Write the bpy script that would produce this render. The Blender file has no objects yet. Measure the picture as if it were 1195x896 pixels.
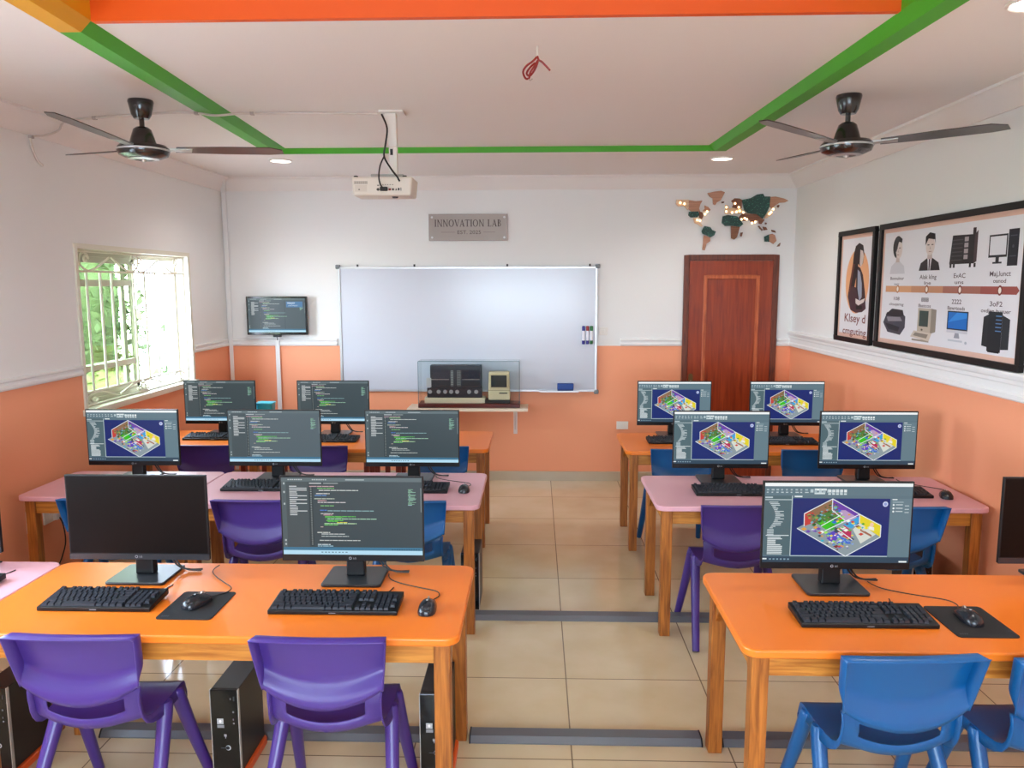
import bpy, bmesh, math, random
from mathutils import Vector, Matrix
PI = math.pi
scene = bpy.context.scene
COL = scene.collection

# ------------------------------------------------------------------ colours and materials
def lin(c):
    if isinstance(c, str):
        c = c.lstrip('#'); c = [int(c[i:i+2], 16)/255 for i in (0, 2, 4)]
    return tuple((x/12.92 if x <= .04045 else ((x+.055)/1.055)**2.4) for x in c) + (1.0,)

MATS = {}
def mat(name, col, rough=.5, metal=0., spec=.5, coat=0., bump=None, emit=None, noise=None):
    """procedural principled material; bump=(scale,strength); noise=(scale, amount)"""
    if name in MATS: return MATS[name]
    m = bpy.data.materials.new(name); m.use_nodes = True
    nt = m.node_tree; b = nt.nodes['Principled BSDF']
    b.inputs['Base Color'].default_value = lin(col)
    b.inputs['Roughness'].default_value = rough
    b.inputs['Metallic'].default_value = metal
    b.inputs['Specular IOR Level'].default_value = spec
    b.inputs['Coat Weight'].default_value = coat
    if emit:
        b.inputs['Emission Color'].default_value = lin(emit[0]); b.inputs['Emission Strength'].default_value = emit[1]
    if noise or bump:
        tc = nt.nodes.new('ShaderNodeTexCoord')
    if noise:
        n = nt.nodes.new('ShaderNodeTexNoise'); n.inputs['Scale'].default_value = noise[0]; n.inputs['Detail'].default_value = 5
        nt.links.new(tc.outputs['Object'], n.inputs['Vector'])
        mx = nt.nodes.new('ShaderNodeMix'); mx.data_type = 'RGBA'; mx.blend_type = 'MIX'
        c = lin(col); k = noise[1]
        mx.inputs[6].default_value = tuple(x*(1-k) for x in c[:3])+(1,); mx.inputs[7].default_value = tuple(min(1, x*(1+k)) for x in c[:3])+(1,)
        nt.links.new(n.outputs['Fac'], mx.inputs[0]); nt.links.new(mx.outputs[2], b.inputs['Base Color'])
    if bump:
        n2 = nt.nodes.new('ShaderNodeTexNoise'); n2.inputs['Scale'].default_value = bump[0]; n2.inputs['Detail'].default_value = 4
        nt.links.new(tc.outputs['Object'], n2.inputs['Vector'])
        bp = nt.nodes.new('ShaderNodeBump'); bp.inputs['Strength'].default_value = bump[1]; bp.inputs['Distance'].default_value = .01
        nt.links.new(n2.outputs['Fac'], bp.inputs['Height']); nt.links.new(bp.outputs['Normal'], b.inputs['Normal'])
    MATS[name] = m
    return m

def wood(name, c1, c2, axis='z', rough=.45, scale=9., coat=.0):
    if name in MATS: return MATS[name]
    m = bpy.data.materials.new(name); m.use_nodes = True; nt = m.node_tree; b = nt.nodes['Principled BSDF']
    tc = nt.nodes.new('ShaderNodeTexCoord'); mp = nt.nodes.new('ShaderNodeMapping')
    s = {'x': (.6, 8, 8), 'y': (8, .6, 8), 'z': (8, 8, .6)}[axis]
    mp.inputs['Scale'].default_value = s
    n = nt.nodes.new('ShaderNodeTexNoise'); n.inputs['Scale'].default_value = scale; n.inputs['Detail'].default_value = 6; n.inputs['Distortion'].default_value = .6
    r = nt.nodes.new('ShaderNodeValToRGB'); r.color_ramp.elements[0].position = .32; r.color_ramp.elements[1].position = .68
    r.color_ramp.elements[0].color = lin(c1); r.color_ramp.elements[1].color = lin(c2)
    nt.links.new(tc.outputs['Object'], mp.inputs['Vector']); nt.links.new(mp.outputs['Vector'], n.inputs['Vector'])
    nt.links.new(n.outputs['Fac'], r.inputs['Fac']); nt.links.new(r.outputs['Color'], b.inputs['Base Color'])
    b.inputs['Roughness'].default_value = rough; b.inputs['Coat Weight'].default_value = coat; b.inputs['Coat Roughness'].default_value = .2
    MATS[name] = m
    return m

def glass(name, tint, gloss=.06):
    if name in MATS: return MATS[name]
    m = bpy.data.materials.new(name); m.use_nodes = True; nt = m.node_tree; nt.nodes.clear()
    o = nt.nodes.new('ShaderNodeOutputMaterial'); t = nt.nodes.new('ShaderNodeBsdfTransparent'); g = nt.nodes.new('ShaderNodeBsdfGlossy')
    f = nt.nodes.new('ShaderNodeFresnel'); f.inputs['IOR'].default_value = 1.35; mx = nt.nodes.new('ShaderNodeMixShader')
    t.inputs['Color'].default_value = lin(tint); g.inputs['Roughness'].default_value = .02
    ge = nt.nodes.new('ShaderNodeNewGeometry'); iv = nt.nodes.new('ShaderNodeMath'); iv.operation = 'SUBTRACT'; iv.inputs[0].default_value = 1; nt.links.new(ge.outputs['Backfacing'], iv.inputs[1])
    ml = nt.nodes.new('ShaderNodeMath'); ml.operation = 'MULTIPLY'; nt.links.new(f.outputs['Fac'], ml.inputs[0]); nt.links.new(iv.outputs[0], ml.inputs[1])
    nt.links.new(ml.outputs[0], mx.inputs[0]); nt.links.new(t.outputs[0], mx.inputs[1]); nt.links.new(g.outputs[0], mx.inputs[2]); nt.links.new(mx.outputs[0], o.inputs[0])
    MATS[name] = m
    return m

def inkmat(c, lit):
    key = ('lit_' if lit else 'ink_') + c.lstrip('#')
    if key in MATS: return MATS[key]
    if lit:
        m = mat(key, '#050608', rough=.35, spec=.3, emit=(c, SCREEN))
    else:
        m = mat(key, c, rough=.55, spec=.3)
    return m
SCREEN = 1.0

# ------------------------------------------------------------------ mesh builder
class MB:
    def __init__(s): s.v = []; s.f = []; s.m = []; s.mats = []; s.ci = 0
    def use(s, m):
        if m not in s.mats: s.mats.append(m)
        s.ci = s.mats.index(m); return s
    def add(s, vs, fs):
        o = len(s.v); s.v += [tuple(p) for p in vs]
        for f in fs: s.f.append([i+o for i in f]); s.m.append(s.ci)
        return s
    def box(s, x0, x1, y0, y1, z0, z1):
        vs = [(x0,y0,z0),(x1,y0,z0),(x1,y1,z0),(x0,y1,z0),(x0,y0,z1),(x1,y0,z1),(x1,y1,z1),(x0,y1,z1)]
        return s.add(vs, [(0,3,2,1),(4,5,6,7),(0,1,5,4),(1,2,6,5),(2,3,7,6),(3,0,4,7)])
    def hexa(s, bottom, top):
        return s.add(list(bottom)+list(top), [(0,3,2,1),(4,5,6,7),(0,1,5,4),(1,2,6,5),(2,3,7,6),(3,0,4,7)])
    def prism(s, poly, axis, a, b):
        def P(u, w, t): return {'x': (t,u,w), 'y': (u,t,w), 'z': (u,w,t)}[axis]
        n = len(poly); vs = [P(u,w,a) for u,w in poly]+[P(u,w,b) for u,w in poly]
        return s.add(vs, [tuple(range(n-1,-1,-1)), tuple(range(n,2*n))]+[(i,(i+1)%n,n+(i+1)%n,n+i) for i in range(n)])
    def tube(s, pts, rad, n=8, cap=True):
        pts = [Vector(p) for p in pts]
        if not isinstance(rad, (list, tuple)): rad = [rad]*len(pts)
        t0 = (pts[1]-pts[0]).normalized(); up = Vector((0,0,1)) if abs(t0.z) < .9 else Vector((1,0,0))
        nrm = t0.cross(up).normalized(); vs = []; fs = []
        for i, p in enumerate(pts):
            t = (pts[min(i+1,len(pts)-1)]-pts[max(i-1,0)])
            t = t.normalized() if t.length > 1e-9 else t0
            nrm = (nrm - t*nrm.dot(t)).normalized(); bi = t.cross(nrm)
            for k in range(n):
                a = 2*PI*k/n; vs.append(p+(nrm*math.cos(a)+bi*math.sin(a))*rad[i])
        for i in range(len(pts)-1):
            for k in range(n): fs.append((i*n+k, i*n+(k+1)%n, (i+1)*n+(k+1)%n, (i+1)*n+k))
        if cap: fs.append(tuple(range(n-1,-1,-1))); fs.append(tuple((len(pts)-1)*n+k for k in range(n)))
        return s.add(vs, fs)
    def lathe(s, prof, c=(0,0,0), n=28, axis='z', ring=False):
        vs = []; fs = []; m = len(prof)
        for k in range(n):
            a = 2*PI*k/n
            for r, h in prof:
                q = (r*math.cos(a), r*math.sin(a), h)
                if axis == 'y': q = (q[0], q[2], q[1])
                vs.append((q[0]+c[0], q[1]+c[1], q[2]+c[2]))
        for k in range(n):
            for i in range(m-1):
                a, b2 = k*m+i, ((k+1)%n)*m+i
                fs.append((a, b2, b2+1, a+1))
            if ring: a, b2 = k*m, ((k+1)%n)*m; fs.append((a+m-1, b2+m-1, b2, a))
        if ring: return s.add(vs, fs)
        if prof[0][0] > 1e-6: fs.append(tuple(k*m for k in range(n)))
        if prof[-1][0] > 1e-6: fs.append(tuple(k*m+m-1 for k in range(n)))
        return s.add(vs, fs)
    def ell(s, c, r, nu=16, nv=10):
        prof = [(max(1e-7, math.sin(PI*i/nv)), -math.cos(PI*i/nv)) for i in range(nv+1)]
        t = MB(); t.lathe(prof, n=nu)
        return s.add([(p[0]*r[0]+c[0], p[1]*r[1]+c[1], p[2]*r[2]+c[2]) for p in t.v], t.f)
    def build(s, name, m=None, parent=None, loc=None, smooth=True, bevel=0, seg=2, angle=35, recalc=True, rot=None):
        me = bpy.data.meshes.new(name)
        me.from_pydata(s.v, [], s.f)
        for mm in (s.mats if s.mats else [m]): me.materials.append(mm)
        if s.mats:
            for p, i in zip(me.polygons, s.m): p.material_index = i
        if recalc:
            bm = bmesh.new(); bm.from_mesh(me); bmesh.ops.remove_doubles(bm, verts=bm.verts, dist=1e-6); bmesh.ops.recalc_face_normals(bm, faces=bm.faces); bm.to_mesh(me); bm.free()
        if smooth:
            for p in me.polygons: p.use_smooth = True
            me.set_sharp_from_angle(angle=math.radians(angle))
        o = bpy.data.objects.new(name, me); COL.objects.link(o)
        if parent: o.parent = parent
        if loc: o.location = loc
        if rot: o.rotation_euler = rot
        if bevel:
            b = o.modifiers.new('bevel', 'BEVEL'); b.width = bevel; b.segments = seg; b.limit_method = 'ANGLE'; b.angle_limit = math.radians(40)
        return o

def tag(o, label, cat, group=None, kind=None):
    o['label'] = label; o['category'] = cat
    if group: o['group'] = group
    if kind: o['kind'] = kind
    return o
def thing(name, label, cat, loc=(0,0,0), rz=0, group=None):
    o = bpy.data.objects.new(name, None); COL.objects.link(o); o.empty_display_size = .1
    o.location = loc; o.rotation_euler = (0,0,rz)
    return tag(o, label, cat, group)
def struct(o): o['kind'] = 'structure'; return o
def copy_tree(o, parent=None):
    c = o.copy(); COL.objects.link(c); c.parent = parent
    for ch in list(o.children): copy_tree(ch, c)
    return c
def place(proto, used, loc, label, group, rz=0):
    o = copy_tree(proto) if used[0] else proto
    used[0] = True
    o.location = loc; o.rotation_euler = (0,0,rz); o['label'] = label
    if group: o['group'] = group
    return o
def smoothpath(pts, k=6):
    pts = [Vector(p) for p in pts]; out = []
    for i in range(len(pts)-1):
        p0 = pts[max(i-1,0)]; p1 = pts[i]; p2 = pts[i+1]; p3 = pts[min(i+2,len(pts)-1)]
        for j in range(k):
            t = j/k
            out.append(.5*((2*p1)+(p2-p0)*t+(2*p0-5*p1+4*p2-p3)*t*t+(3*p1-p0-3*p2+p3)*t**3))
    out.append(pts[-1]); return out

def textmesh(txt, bold=0.):
    cu = bpy.data.curves.new('lettering', 'FONT'); cu.body = txt; cu.size = 1; cu.align_x = 'LEFT'; cu.resolution_u = 3; cu.offset = bold
    ob = bpy.data.objects.new('lettering', cu); COL.objects.link(ob)
    dg = bpy.context.evaluated_depsgraph_get(); dg.update()
    me = bpy.data.meshes.new_from_object(ob.evaluated_get(dg))
    vs = [(v.co.x, v.co.y) for v in me.vertices]; fs = [list(p.vertices) for p in me.polygons]
    bpy.data.objects.remove(ob); bpy.data.curves.remove(cu); bpy.data.meshes.remove(me)
    return vs, fs

class Canvas:
    """flat print or display picture: 2-D shapes laid in thin layers on a plane"""
    def __init__(s, fn, n, lit=False, step=.00025):
        s.fn = fn; s.n = Vector(n); s.lit = lit; s.step = step; s.mb = MB(); s.layer = 0
    def P(s, x, y): return Vector(s.fn(x, y)) + s.n*(s.step*(s.layer+1))
    def poly(s, pts, c, layer=None):
        if layer is not None: s.layer = layer
        s.mb.use(inkmat(c, s.lit)); s.mb.add([s.P(*p) for p in pts], [tuple(range(len(pts)))])
    def rect(s, x0, y0, x1, y1, c, layer=None): s.poly([(x0,y0),(x1,y0),(x1,y1),(x0,y1)], c, layer)
    def oval(s, cx, cy, rx, ry, c, layer=None, n=24): s.poly([(cx+rx*math.cos(2*PI*k/n), cy+ry*math.sin(2*PI*k/n)) for k in range(n)], c, layer)
    def line(s, x0, y0, x1, y1, w, c, layer=None):
        dx, dy = x1-x0, y1-y0; L = math.hypot(dx, dy) or 1; nx, ny = -dy/L*w/2, dx/L*w/2
        s.poly([(x0+nx,y0+ny),(x1+nx,y1+ny),(x1-nx,y1-ny),(x0-nx,y0-ny)], c, layer)
    def text(s, txt, cx, cy, h, c, width=None, down=True, layer=None, bold=0.):
        """centred text; y grows downwards in canvas units when down"""
        if layer is not None: s.layer = layer
        vs, fs = textmesh(txt, bold)
        x0 = min(v[0] for v in vs); x1 = max(v[0] for v in vs)
        k = h/.72; kx = (width/(x1-x0)) if width else k
        s.mb.use(inkmat(c, s.lit))
        s.mb.add([s.P(cx+(v[0]-(x0+x1)/2)*kx, cy+(-1 if down else 1)*(v[1]-.36)*k) for v in vs], fs)
    def build(s, name, parent=None, loc=None):
        return s.mb.build(name, parent=parent, loc=loc, smooth=False, recalc=False)

# ------------------------------------------------------------------ common materials
M_white = mat('wall_white_paint', '#e6e5e4', rough=.55, spec=.3, bump=(60, .05))
M_orange = mat('wall_orange_paint', '#ee9d76', rough=.5, spec=.35, bump=(60, .05))
M_ceil = mat('ceiling_white_paint', '#e8e2df', rough=.7, spec=.2)
M_trim = mat('trim_white_gloss', '#e6e5e4', rough=.35)
M_green = mat('trim_green_paint', '#47a41c', rough=.5)
M_gold = mat('trim_gold_paint', '#d99a14', rough=.5)
M_beam = mat('trim_orange_paint', '#e2560a', rough=.5)
M_plastic_white = mat('plastic_white', '#e2ddd6', rough=.4)
M_black = mat('plastic_black', '#0a0b0d', rough=.42, spec=.4)
M_black_gloss = mat('plastic_black_gloss', '#0c0c0f', rough=.18)
M_key = mat('keycap_black', '#24272f', rough=.5, spec=.35)
M_dark = mat('stand_charcoal', '#2a2d31', rough=.3)
M_cable = mat('cable_black', '#120f10', rough=.5)
M_legw = wood('table_leg_wood', '#7f4414', '#b8702b', 'z', .42)
M_railw = wood('table_apron_wood', '#a05c1c', '#cf8a38', 'x', .42)
M_top_orange = mat('laminate_orange', '#ea7a22', rough=.34, spec=.5, noise=(3, .03))
M_top_pink = mat('laminate_pink', '#d9a3ad', rough=.36, spec=.5, noise=(3, .03))
M_purple = mat('chair_plastic_purple', '#432c7a', rough=.34, bump=(250, .03))
M_blue = mat('chair_plastic_blue', '#06548e', rough=.34, bump=(250, .03))
M_steel = mat('brushed_steel', '#b9b6b2', rough=.35, metal=.9)
M_alu = mat('aluminium', '#c9cacc', rough=.35, metal=.7)
M_trunk = mat('floor_trunking_grey', '#686b70', rough=.4, metal=.3)
M_fan = mat('fan_brown_black', '#1a1312', rough=.25, coat=.4)
M_blade = mat('fan_blade_brown', '#3a302d', rough=.3, coat=.3)

# ------------------------------------------------------------------ room numbers (metres)
XL, XR, YB, YF, ZC, ZR = -2.90, 2.357, 7.25, -1.6, 2.825, 1.287
ZT = .72
CAM_H = 1.862

# ---- floor with 0.63 m polished tiles
def floor_material():
    m = bpy.data.materials.new('floor_tiles'); m.use_nodes = True; nt = m.node_tree; b = nt.nodes['Principled BSDF']
    tc = nt.nodes.new('ShaderNodeTexCoord'); sx = nt.nodes.new('ShaderNodeSeparateXYZ'); nt.links.new(tc.outputs['Object'], sx.inputs[0])
    def mth(op, a, bval=None):
        n = nt.nodes.new('ShaderNodeMath'); n.operation = op
        if isinstance(a, (int, float)): n.inputs[0].default_value = a
        else: nt.links.new(a, n.inputs[0])
        if bval is not None:
            if isinstance(bval, (int, float)): n.inputs[1].default_value = bval
            else: nt.links.new(bval, n.inputs[1])
        return n.outputs[0]
    def edge(axis, off):
        u = mth('DIVIDE', mth('SUBTRACT', sx.outputs[axis], off), .635)
        fr = mth('FRACT', mth('ADD', u, 40.0))
        return mth('GREATER_THAN', mth('ABSOLUTE', mth('SUBTRACT', fr, .5)), .4955), mth('FLOOR', u)
    ex, ix = edge('X', .148); ey, iy = edge('Y', 5.398)
    g = mth('MAXIMUM', ex, ey)
    wn = nt.nodes.new('ShaderNodeTexWhiteNoise'); cb = nt.nodes.new('ShaderNodeCombineXYZ')
    nt.links.new(ix, cb.inputs[0]); nt.links.new(iy, cb.inputs[1]); nt.links.new(cb.outputs[0], wn.inputs[0])
    nz = nt.nodes.new('ShaderNodeTexNoise'); nz.inputs['Scale'].default_value = 3.2; nz.inputs['Detail'].default_value = 7
    nt.links.new(tc.outputs['Object'], nz.inputs['Vector'])
    f = mth('ADD', mth('MULTIPLY', nz.outputs['Fac'], .75), mth('MULTIPLY', wn.outputs[0], .25))
    r = nt.nodes.new('ShaderNodeValToRGB'); r.color_ramp.elements[0].color = lin('#c8b38e'); r.color_ramp.elements[1].color = lin('#dac9a8')
    r.color_ramp.elements[0].position = .3; r.color_ramp.elements[1].position = .75
    nt.links.new(f, r.inputs[0])
    mx = nt.nodes.new('ShaderNodeMix'); mx.data_type = 'RGBA'; nt.links.new(g, mx.inputs[0]); nt.links.new(r.outputs[0], mx.inputs[6]); mx.inputs[7].default_value = lin('#7d6c55')
    nt.links.new(mx.outputs[2], b.inputs['Base Color']); b.inputs['Roughness'].default_value = .13; b.inputs['Specular IOR Level'].default_value = .5
    return m
mb = MB(); mb.box(XL-.2, XR+.2, YF-.2, YB+.2, -.12, 0)
struct(mb.build('floor', floor_material(), smooth=False))

# ---- walls: cells around openings, orange below the rail and white above
def wall(name, axis, at, thick, u0, u1, holes=()):
    us = sorted({u0, u1, *[h[0] for h in holes], *[h[1] for h in holes]}); zs = sorted({0., ZR, 3.2, *[h[2] for h in holes], *[h[3] for h in holes]})
    m = MB()
    for i in range(len(us)-1):
        for j in range(len(zs)-1):
            uc, zc = (us[i]+us[i+1])/2, (zs[j]+zs[j+1])/2
            if any(h[0] < uc < h[1] and h[2] < zc < h[3] for h in holes): continue
            m.use(M_orange if zc < ZR else M_white)
            a, b = sorted((at, at+thick))
            if axis == 'x': m.box(a, b, us[i], us[i+1], zs[j], zs[j+1])
            else: m.box(us[i], us[i+1], a, b, zs[j], zs[j+1])
    return struct(m.build(name, smooth=False, recalc=False))
W1 = (4.87, 6.47, 1.05, 2.11); W2 = (1.0, 3.1, 1.05, 2.11)
W3 = (-1.6, 1.1, 1.05, 2.2)
DX0, DX1, DZ = 1.358, 2.218, 2.118
wall('wall_left', 'x', XL, -.2, YF-.2, YB+.2, [W1, W2])
wall('wall_right', 'x', XR, .2, YF-.2, YB+.2)
wall('wall_back', 'y', YB, .2, XL, XR)
wall('wall_front', 'y', YF, -.2, XL, XR, [W3])

# ---- ceiling: border at ZC, dropped tray, raised bay over the front
Z1, Z2 = 2.862, 3.10
def lx(y): return -1.976+(5.755-y)*.056
def rx(y): return 1.392+(5.845-y)*.031
YFAR, YNEAR, YO = 5.905, -.3, 3.075
BW = .084
m = MB().use(M_ceil)
A = [(lx(YNEAR),YNEAR),(rx(YNEAR),YNEAR),(rx(YFAR),YFAR),(lx(YFAR),YFAR)]
def cq(pts, z): m.add([(x,y,z) for x,y in pts], [tuple(range(len(pts)))])
cq([(XL,YF),(XR,YF),(XR,YNEAR),(XL,YNEAR)], ZC); cq([(XL,YFAR),(XR,YFAR),(XR,YB),(XL,YB)], ZC)
cq([(XL,YNEAR),A[0],A[3],(XL,YFAR)], ZC); cq([A[1],(XR,YNEAR),(XR,YFAR),A[2]], ZC)
cq([(lx(YO),YO),(rx(YO),YO),(rx(YFAR),YFAR),(lx(YFAR),YFAR)], Z1)
cq([(lx(YNEAR),YNEAR),(rx(YNEAR),YNEAR),(rx(YO),YO),(lx(YO),YO)], Z2)
struct(m.build('ceiling', smooth=False, recalc=False))
m = MB().use(M_ceil); m.box(XL-.2, XR+.2, YF-.2, YB+.2, 3.15, 3.3); struct(m.build('ceiling_slab', smooth=False))
BI = BW+.042
def fascia(name, side, ya, yb, mtl, high=False):
    f = (lambda y: lx(y)) if side < 0 else (lambda y: rx(y)); k, k2 = -side*BW, -side*BI
    m = MB().hexa([(f(ya),ya,ZC-.004),(f(ya)+k,ya,ZC-.004),(f(yb)+k,yb,ZC-.004),(f(yb),yb,ZC-.004)],
                  [(f(ya),ya,Z1),(f(ya)+k2,ya,Z1),(f(yb)+k2,yb,Z1),(f(yb),yb,Z1)])
    if high: m.hexa([(f(ya),ya,Z1),(f(ya)+k2,ya,Z1),(f(yb)+k2,yb,Z1),(f(yb),yb,Z1)], [(f(ya),ya,Z2),(f(ya)+k2,ya,Z2),(f(yb)+k2,yb,Z2),(f(yb),yb,Z2)])
    struct(m.build(name, mtl, smooth=False))
fascia('trim_1', -1, YO, YFAR, M_green); fascia('trim_2', 1, YO, YFAR, M_green)
fascia('trim_3', -1, YNEAR, YO, M_gold, True); fascia('trim_4', 1, YNEAR, YO, M_green, True)
o = MB(); o.box(lx(YFAR)+BW, rx(YFAR)-BW, YFAR-.014, YFAR, ZC-.004, Z1); struct(o.build('trim_5', M_green, smooth=False))
o = MB(); o.box(lx(YO)+BI, rx(YO)-BI, YO, YO+.03, Z1-.002, Z2); struct(o.build('trim_6', M_beam, smooth=False))
o = MB(); o.box(lx(YNEAR), rx(YNEAR), YNEAR-.02, YNEAR+.03, ZC-.004, Z2); struct(o.build('trim_7', M_green, smooth=False))

# ---- cornice (coved moulding along the walls)
CP = [(0,0),(.012,0),(.02,.012),(.05,.035),(.085,.075),(.1,.095),(.115,.1),(.115,.115),(0,.115)]
def cornice(name, axis, at, sgn, a, b):
    poly = [(at+sgn*p, ZC-.115+q) for p, q in CP]
    struct(MB().prism(poly, axis, a, b).build(name, M_ceil, angle=50))
cornice('trim_8', 'x', YB, -1, XL, XR); cornice('trim_9', 'y', XL, 1, YF, YB); cornice('trim_10', 'y', XR, -1, YF, YB)

# ---- chair rails
RL = [(0,0),(.014,0),(.02,.01),(.02,.024),(.012,.03),(.012,.042),(.022,.05),(.022,.06),(0,.066)]
RR = [(0,0),(.018,0),(.026,.008),(.026,.03),(.014,.04),(.014,.075),(.022,.082),(.022,.1),(.03,.108),(.034,.125),(.026,.138),(0,.142)]
def rail(name, axis, at, sgn, a, b, prof, z=ZR):
    struct(MB().prism([(at+sgn*p, z+q) for p, q in prof], axis, a, b).build(name, M_trim, smooth=False, bevel=0))
rail('trim_11', 'y', XL, 1, YF, W2[0]-.03, RL); rail('trim_12', 'y', XL, 1, W2[1]+.03, W1[0]-.02, RL); rail('trim_13', 'y', XL, 1, W1[1]+.03, YB, RL)
rail('trim_14', 'x', YB, -1, XL, -1.86, RL); rail('trim_15', 'x', YB, -1, .79, DX0-.01, RL); rail('trim_16', 'x', YB, -1, DX1+.01, XR, RL)
rail('trim_17', 'y', XR, -1, YF, YB, RR)
# ---- tiled skirting
M_skirt = mat('skirting_tile', '#b8a890', rough=.25, noise=(6, .06))
for nm, axis, at, sg, a, b in (('baseboard_back', 'x', YB, -1, XL, DX0), ('baseboard_left', 'y', XL, 1, YF, YB), ('baseboard_right', 'y', XR, -1, YF, YB)):
    struct(MB().prism([(at,0),(at+sg*.012,0),(at+sg*.012,.085),(at+sg*.008,.09),(at,.09)], axis, a, b).build(nm, M_skirt, smooth=False))

# ---- windows
M_frame = mat('window_frame_cream', '#d9d5c4', rough=.4)
M_sash = mat('window_sash_bronze', '#b3ad9a', rough=.4, metal=.1)
G_tint = glass('glass_green_tint', '#d6ddc8'); G_clear = glass('glass_clear', '#f4f8f6')
def portal(name, loc, rot, sx, sy):
    l = bpy.data.lights.new(name, 'AREA'); l.shape = 'RECTANGLE'; l.size = sx; l.size_y = sy; l.cycles.is_portal = True
    o = bpy.data.objects.new(name, l); COL.objects.link(o); o.location = loc; o.rotation_euler = rot
def left_window(name, W, openside):
    y0, y1, z0, z1 = W
    e = bpy.data.objects.new(name, None); COL.objects.link(e); e.location = (XL, (y0+y1)/2, z0); struct(e)
    ox, oy, oz = e.location
    def B(mbx, x0, x1, ya, yb, za, zb): mbx.box(x0-ox, x1-ox, ya-oy, yb-oy, za-oz, zb-oz)
    f = MB()                                   # cream lining round the reveal
    B(f, XL-.2, XL+.012, y0-.012, y0+.018, z0-.01, z1+.012); B(f, XL-.2, XL+.012, y1-.018, y1+.02, z0-.01, z1+.012)
    B(f, XL-.2, XL+.012, y0+.018, y1-.018, z1-.02, z1+.012); f.build('frame', M_frame, e, smooth=False)
    s = MB(); B(s, XL-.22, XL+.035, y0-.03, y1+.03, z0-.03, z0+.012); s.build('sill', M_frame, e, smooth=False, bevel=.004)
    t = MB()                                   # sliding track at the outer face
    B(t, XL-.19, XL-.1, y0+.018, y1-.018, z0+.01, z0+.045); B(t, XL-.19, XL-.1, y0+.018, y1-.018, z1-.06, z1-.02)
    B(t, XL-.19, XL-.1, y0+.018, y0+.045, z0, z1); B(t, XL-.19, XL-.1, y1-.045, y1-.018, z0, z1); t.build('track', M_sash, e, smooth=False)
    ym = y0+.55*(y1-y0)
    for k, (a, b, xx) in enumerate(((y0+.04, ym+.05, XL-.125), (y0+.10 if openside else ym-.02, ym-.02 if openside else y1-.04, XL-.165))):
        q = MB(); w = .045
        B(q, xx-.012, xx+.012, a, a+w, z0+.045, z1-.06); B(q, xx-.012, xx+.012, b-w, b, z0+.045, z1-.06)
        B(q, xx-.012, xx+.012, a, b, z0+.045, z0+.085); B(q, xx-.012, xx+.012, a, b, z1-.1, z1-.06)
        B(q, xx-.012, xx+.012, a, b, z0+.225, z0+.265); B(q, xx-.012, xx+.012, a, b, z1-.26, z1-.215)
        so = q.build('sash', M_sash, e, smooth=False)
        p = MB(); B(p, xx-.002, xx+.002, a+w, b-w, z0+.085, z1-.1); p.build('pane', G_tint if openside and k == 0 else G_clear, so, smooth=False)
    portal('daylight_portal', (XL-.23, (y0+y1)/2, (z0+z1)/2), (0, -PI/2, 0), z1-z0, y1-y0)
left_window('window_1', W1, True); left_window('added_window_2', W2, False)  # the second one is out of view, added to let in daylight
e = bpy.data.objects.new('added_window_3', None); COL.objects.link(e); e.location = ((W3[0]+W3[1])/2, YF, W3[2]); struct(e)  # unseen window behind the camera, added for its daylight
f = MB(); w = (W3[1]-W3[0])/2; h = W3[3]-W3[2]
f.box(-w, -w+.05, -.15, -.05, 0, h); f.box(w-.05, w, -.15, -.05, 0, h); f.box(-w, w, -.15, -.05, 0, .05); f.box(-w, w, -.15, -.05, h-.05, h); f.box(-.03, .03, -.15, -.05, 0, h)
f.build('frame', M_frame, e, smooth=False)
f = MB(); f.box(-w+.05, w-.05, -.102, -.098, .05, h-.05); f.build('pane', G_clear, e, smooth=False)
portal('daylight_portal', ((W3[0]+W3[1])/2, YF-.23, (W3[2]+W3[3])/2), (PI/2, 0, 0), W3[1]-W3[0], h)
# note: area lights shine along local -Z; both rotations aim the portals into the room

# burglar grille in the visible window
gx = XL-.035
M_iron = mat('grille_cream_paint', '#d5d0bf', rough=.4)
g = thing('window_grille', 'cream painted iron security grille with scrolls inside the left wall window', 'grille', (gx, 5.67, 1.062))
def gl(p): return (p[0]-gx, p[1]-5.67, p[2]-1.062)
def flatbar(pts, r=.008, n=6): return MB().tube([gl(p) for p in pts], r, n)
for z, nm in ((1.948, 'rail'), (1.157, 'rail'), (2.078, 'rail'), (1.07, 'rail')):
    flatbar([(gx, 4.9, z), (gx, 6.445, z)], .008).build(nm, M_iron, g)
for y in (5.042, 5.205, 5.345, 5.636, 5.801, 5.961, 6.116, 6.279):
    flatbar([(gx, y, 1.157), (gx, y, 1.948)], .0085).build('bar', M_iron, g)
for y in (4.9, 6.445): flatbar([(gx, y, 1.07), (gx, y, 2.078)], .008).build('stile', M_iron, g)
def scroll(yc, zc, s, flip, zf):
    tail = [(gx, yc+flip*.30, zc+zf*.03), (gx, yc+flip*.2, zc-zf*.015), (gx, yc+flip*.11, zc-zf*.05), (gx, yc+flip*.03, zc-zf*.062), (gx, yc-flip*.045, zc-zf*.03)]
    arc = [(gx, yc+flip*(-.055*math.cos(t)), zc+zf*.055*math.sin(t)) for t in [i*.35 for i in range(0, 9)]]
    curl = [(gx, yc+flip*(.02+.035*math.cos(t)*(1-t/9)), zc+zf*(.012+.03*math.sin(t)*(1-t/9))) for t in [i*.5 for i in range(0, 12)]]
    return MB().tube([gl(p) for p in smoothpath(tail+arc+curl[2:], 3)], .007, 6)
for yc, fl in ((5.03, 1), (5.66, -1), (5.72, 1), (6.33, -1)):
    scroll(yc, 2.015, 1, fl, 1).build('scroll', M_iron, g); scroll(yc, 1.112, 1, fl, -.6).build('scroll', M_iron, g)

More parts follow.
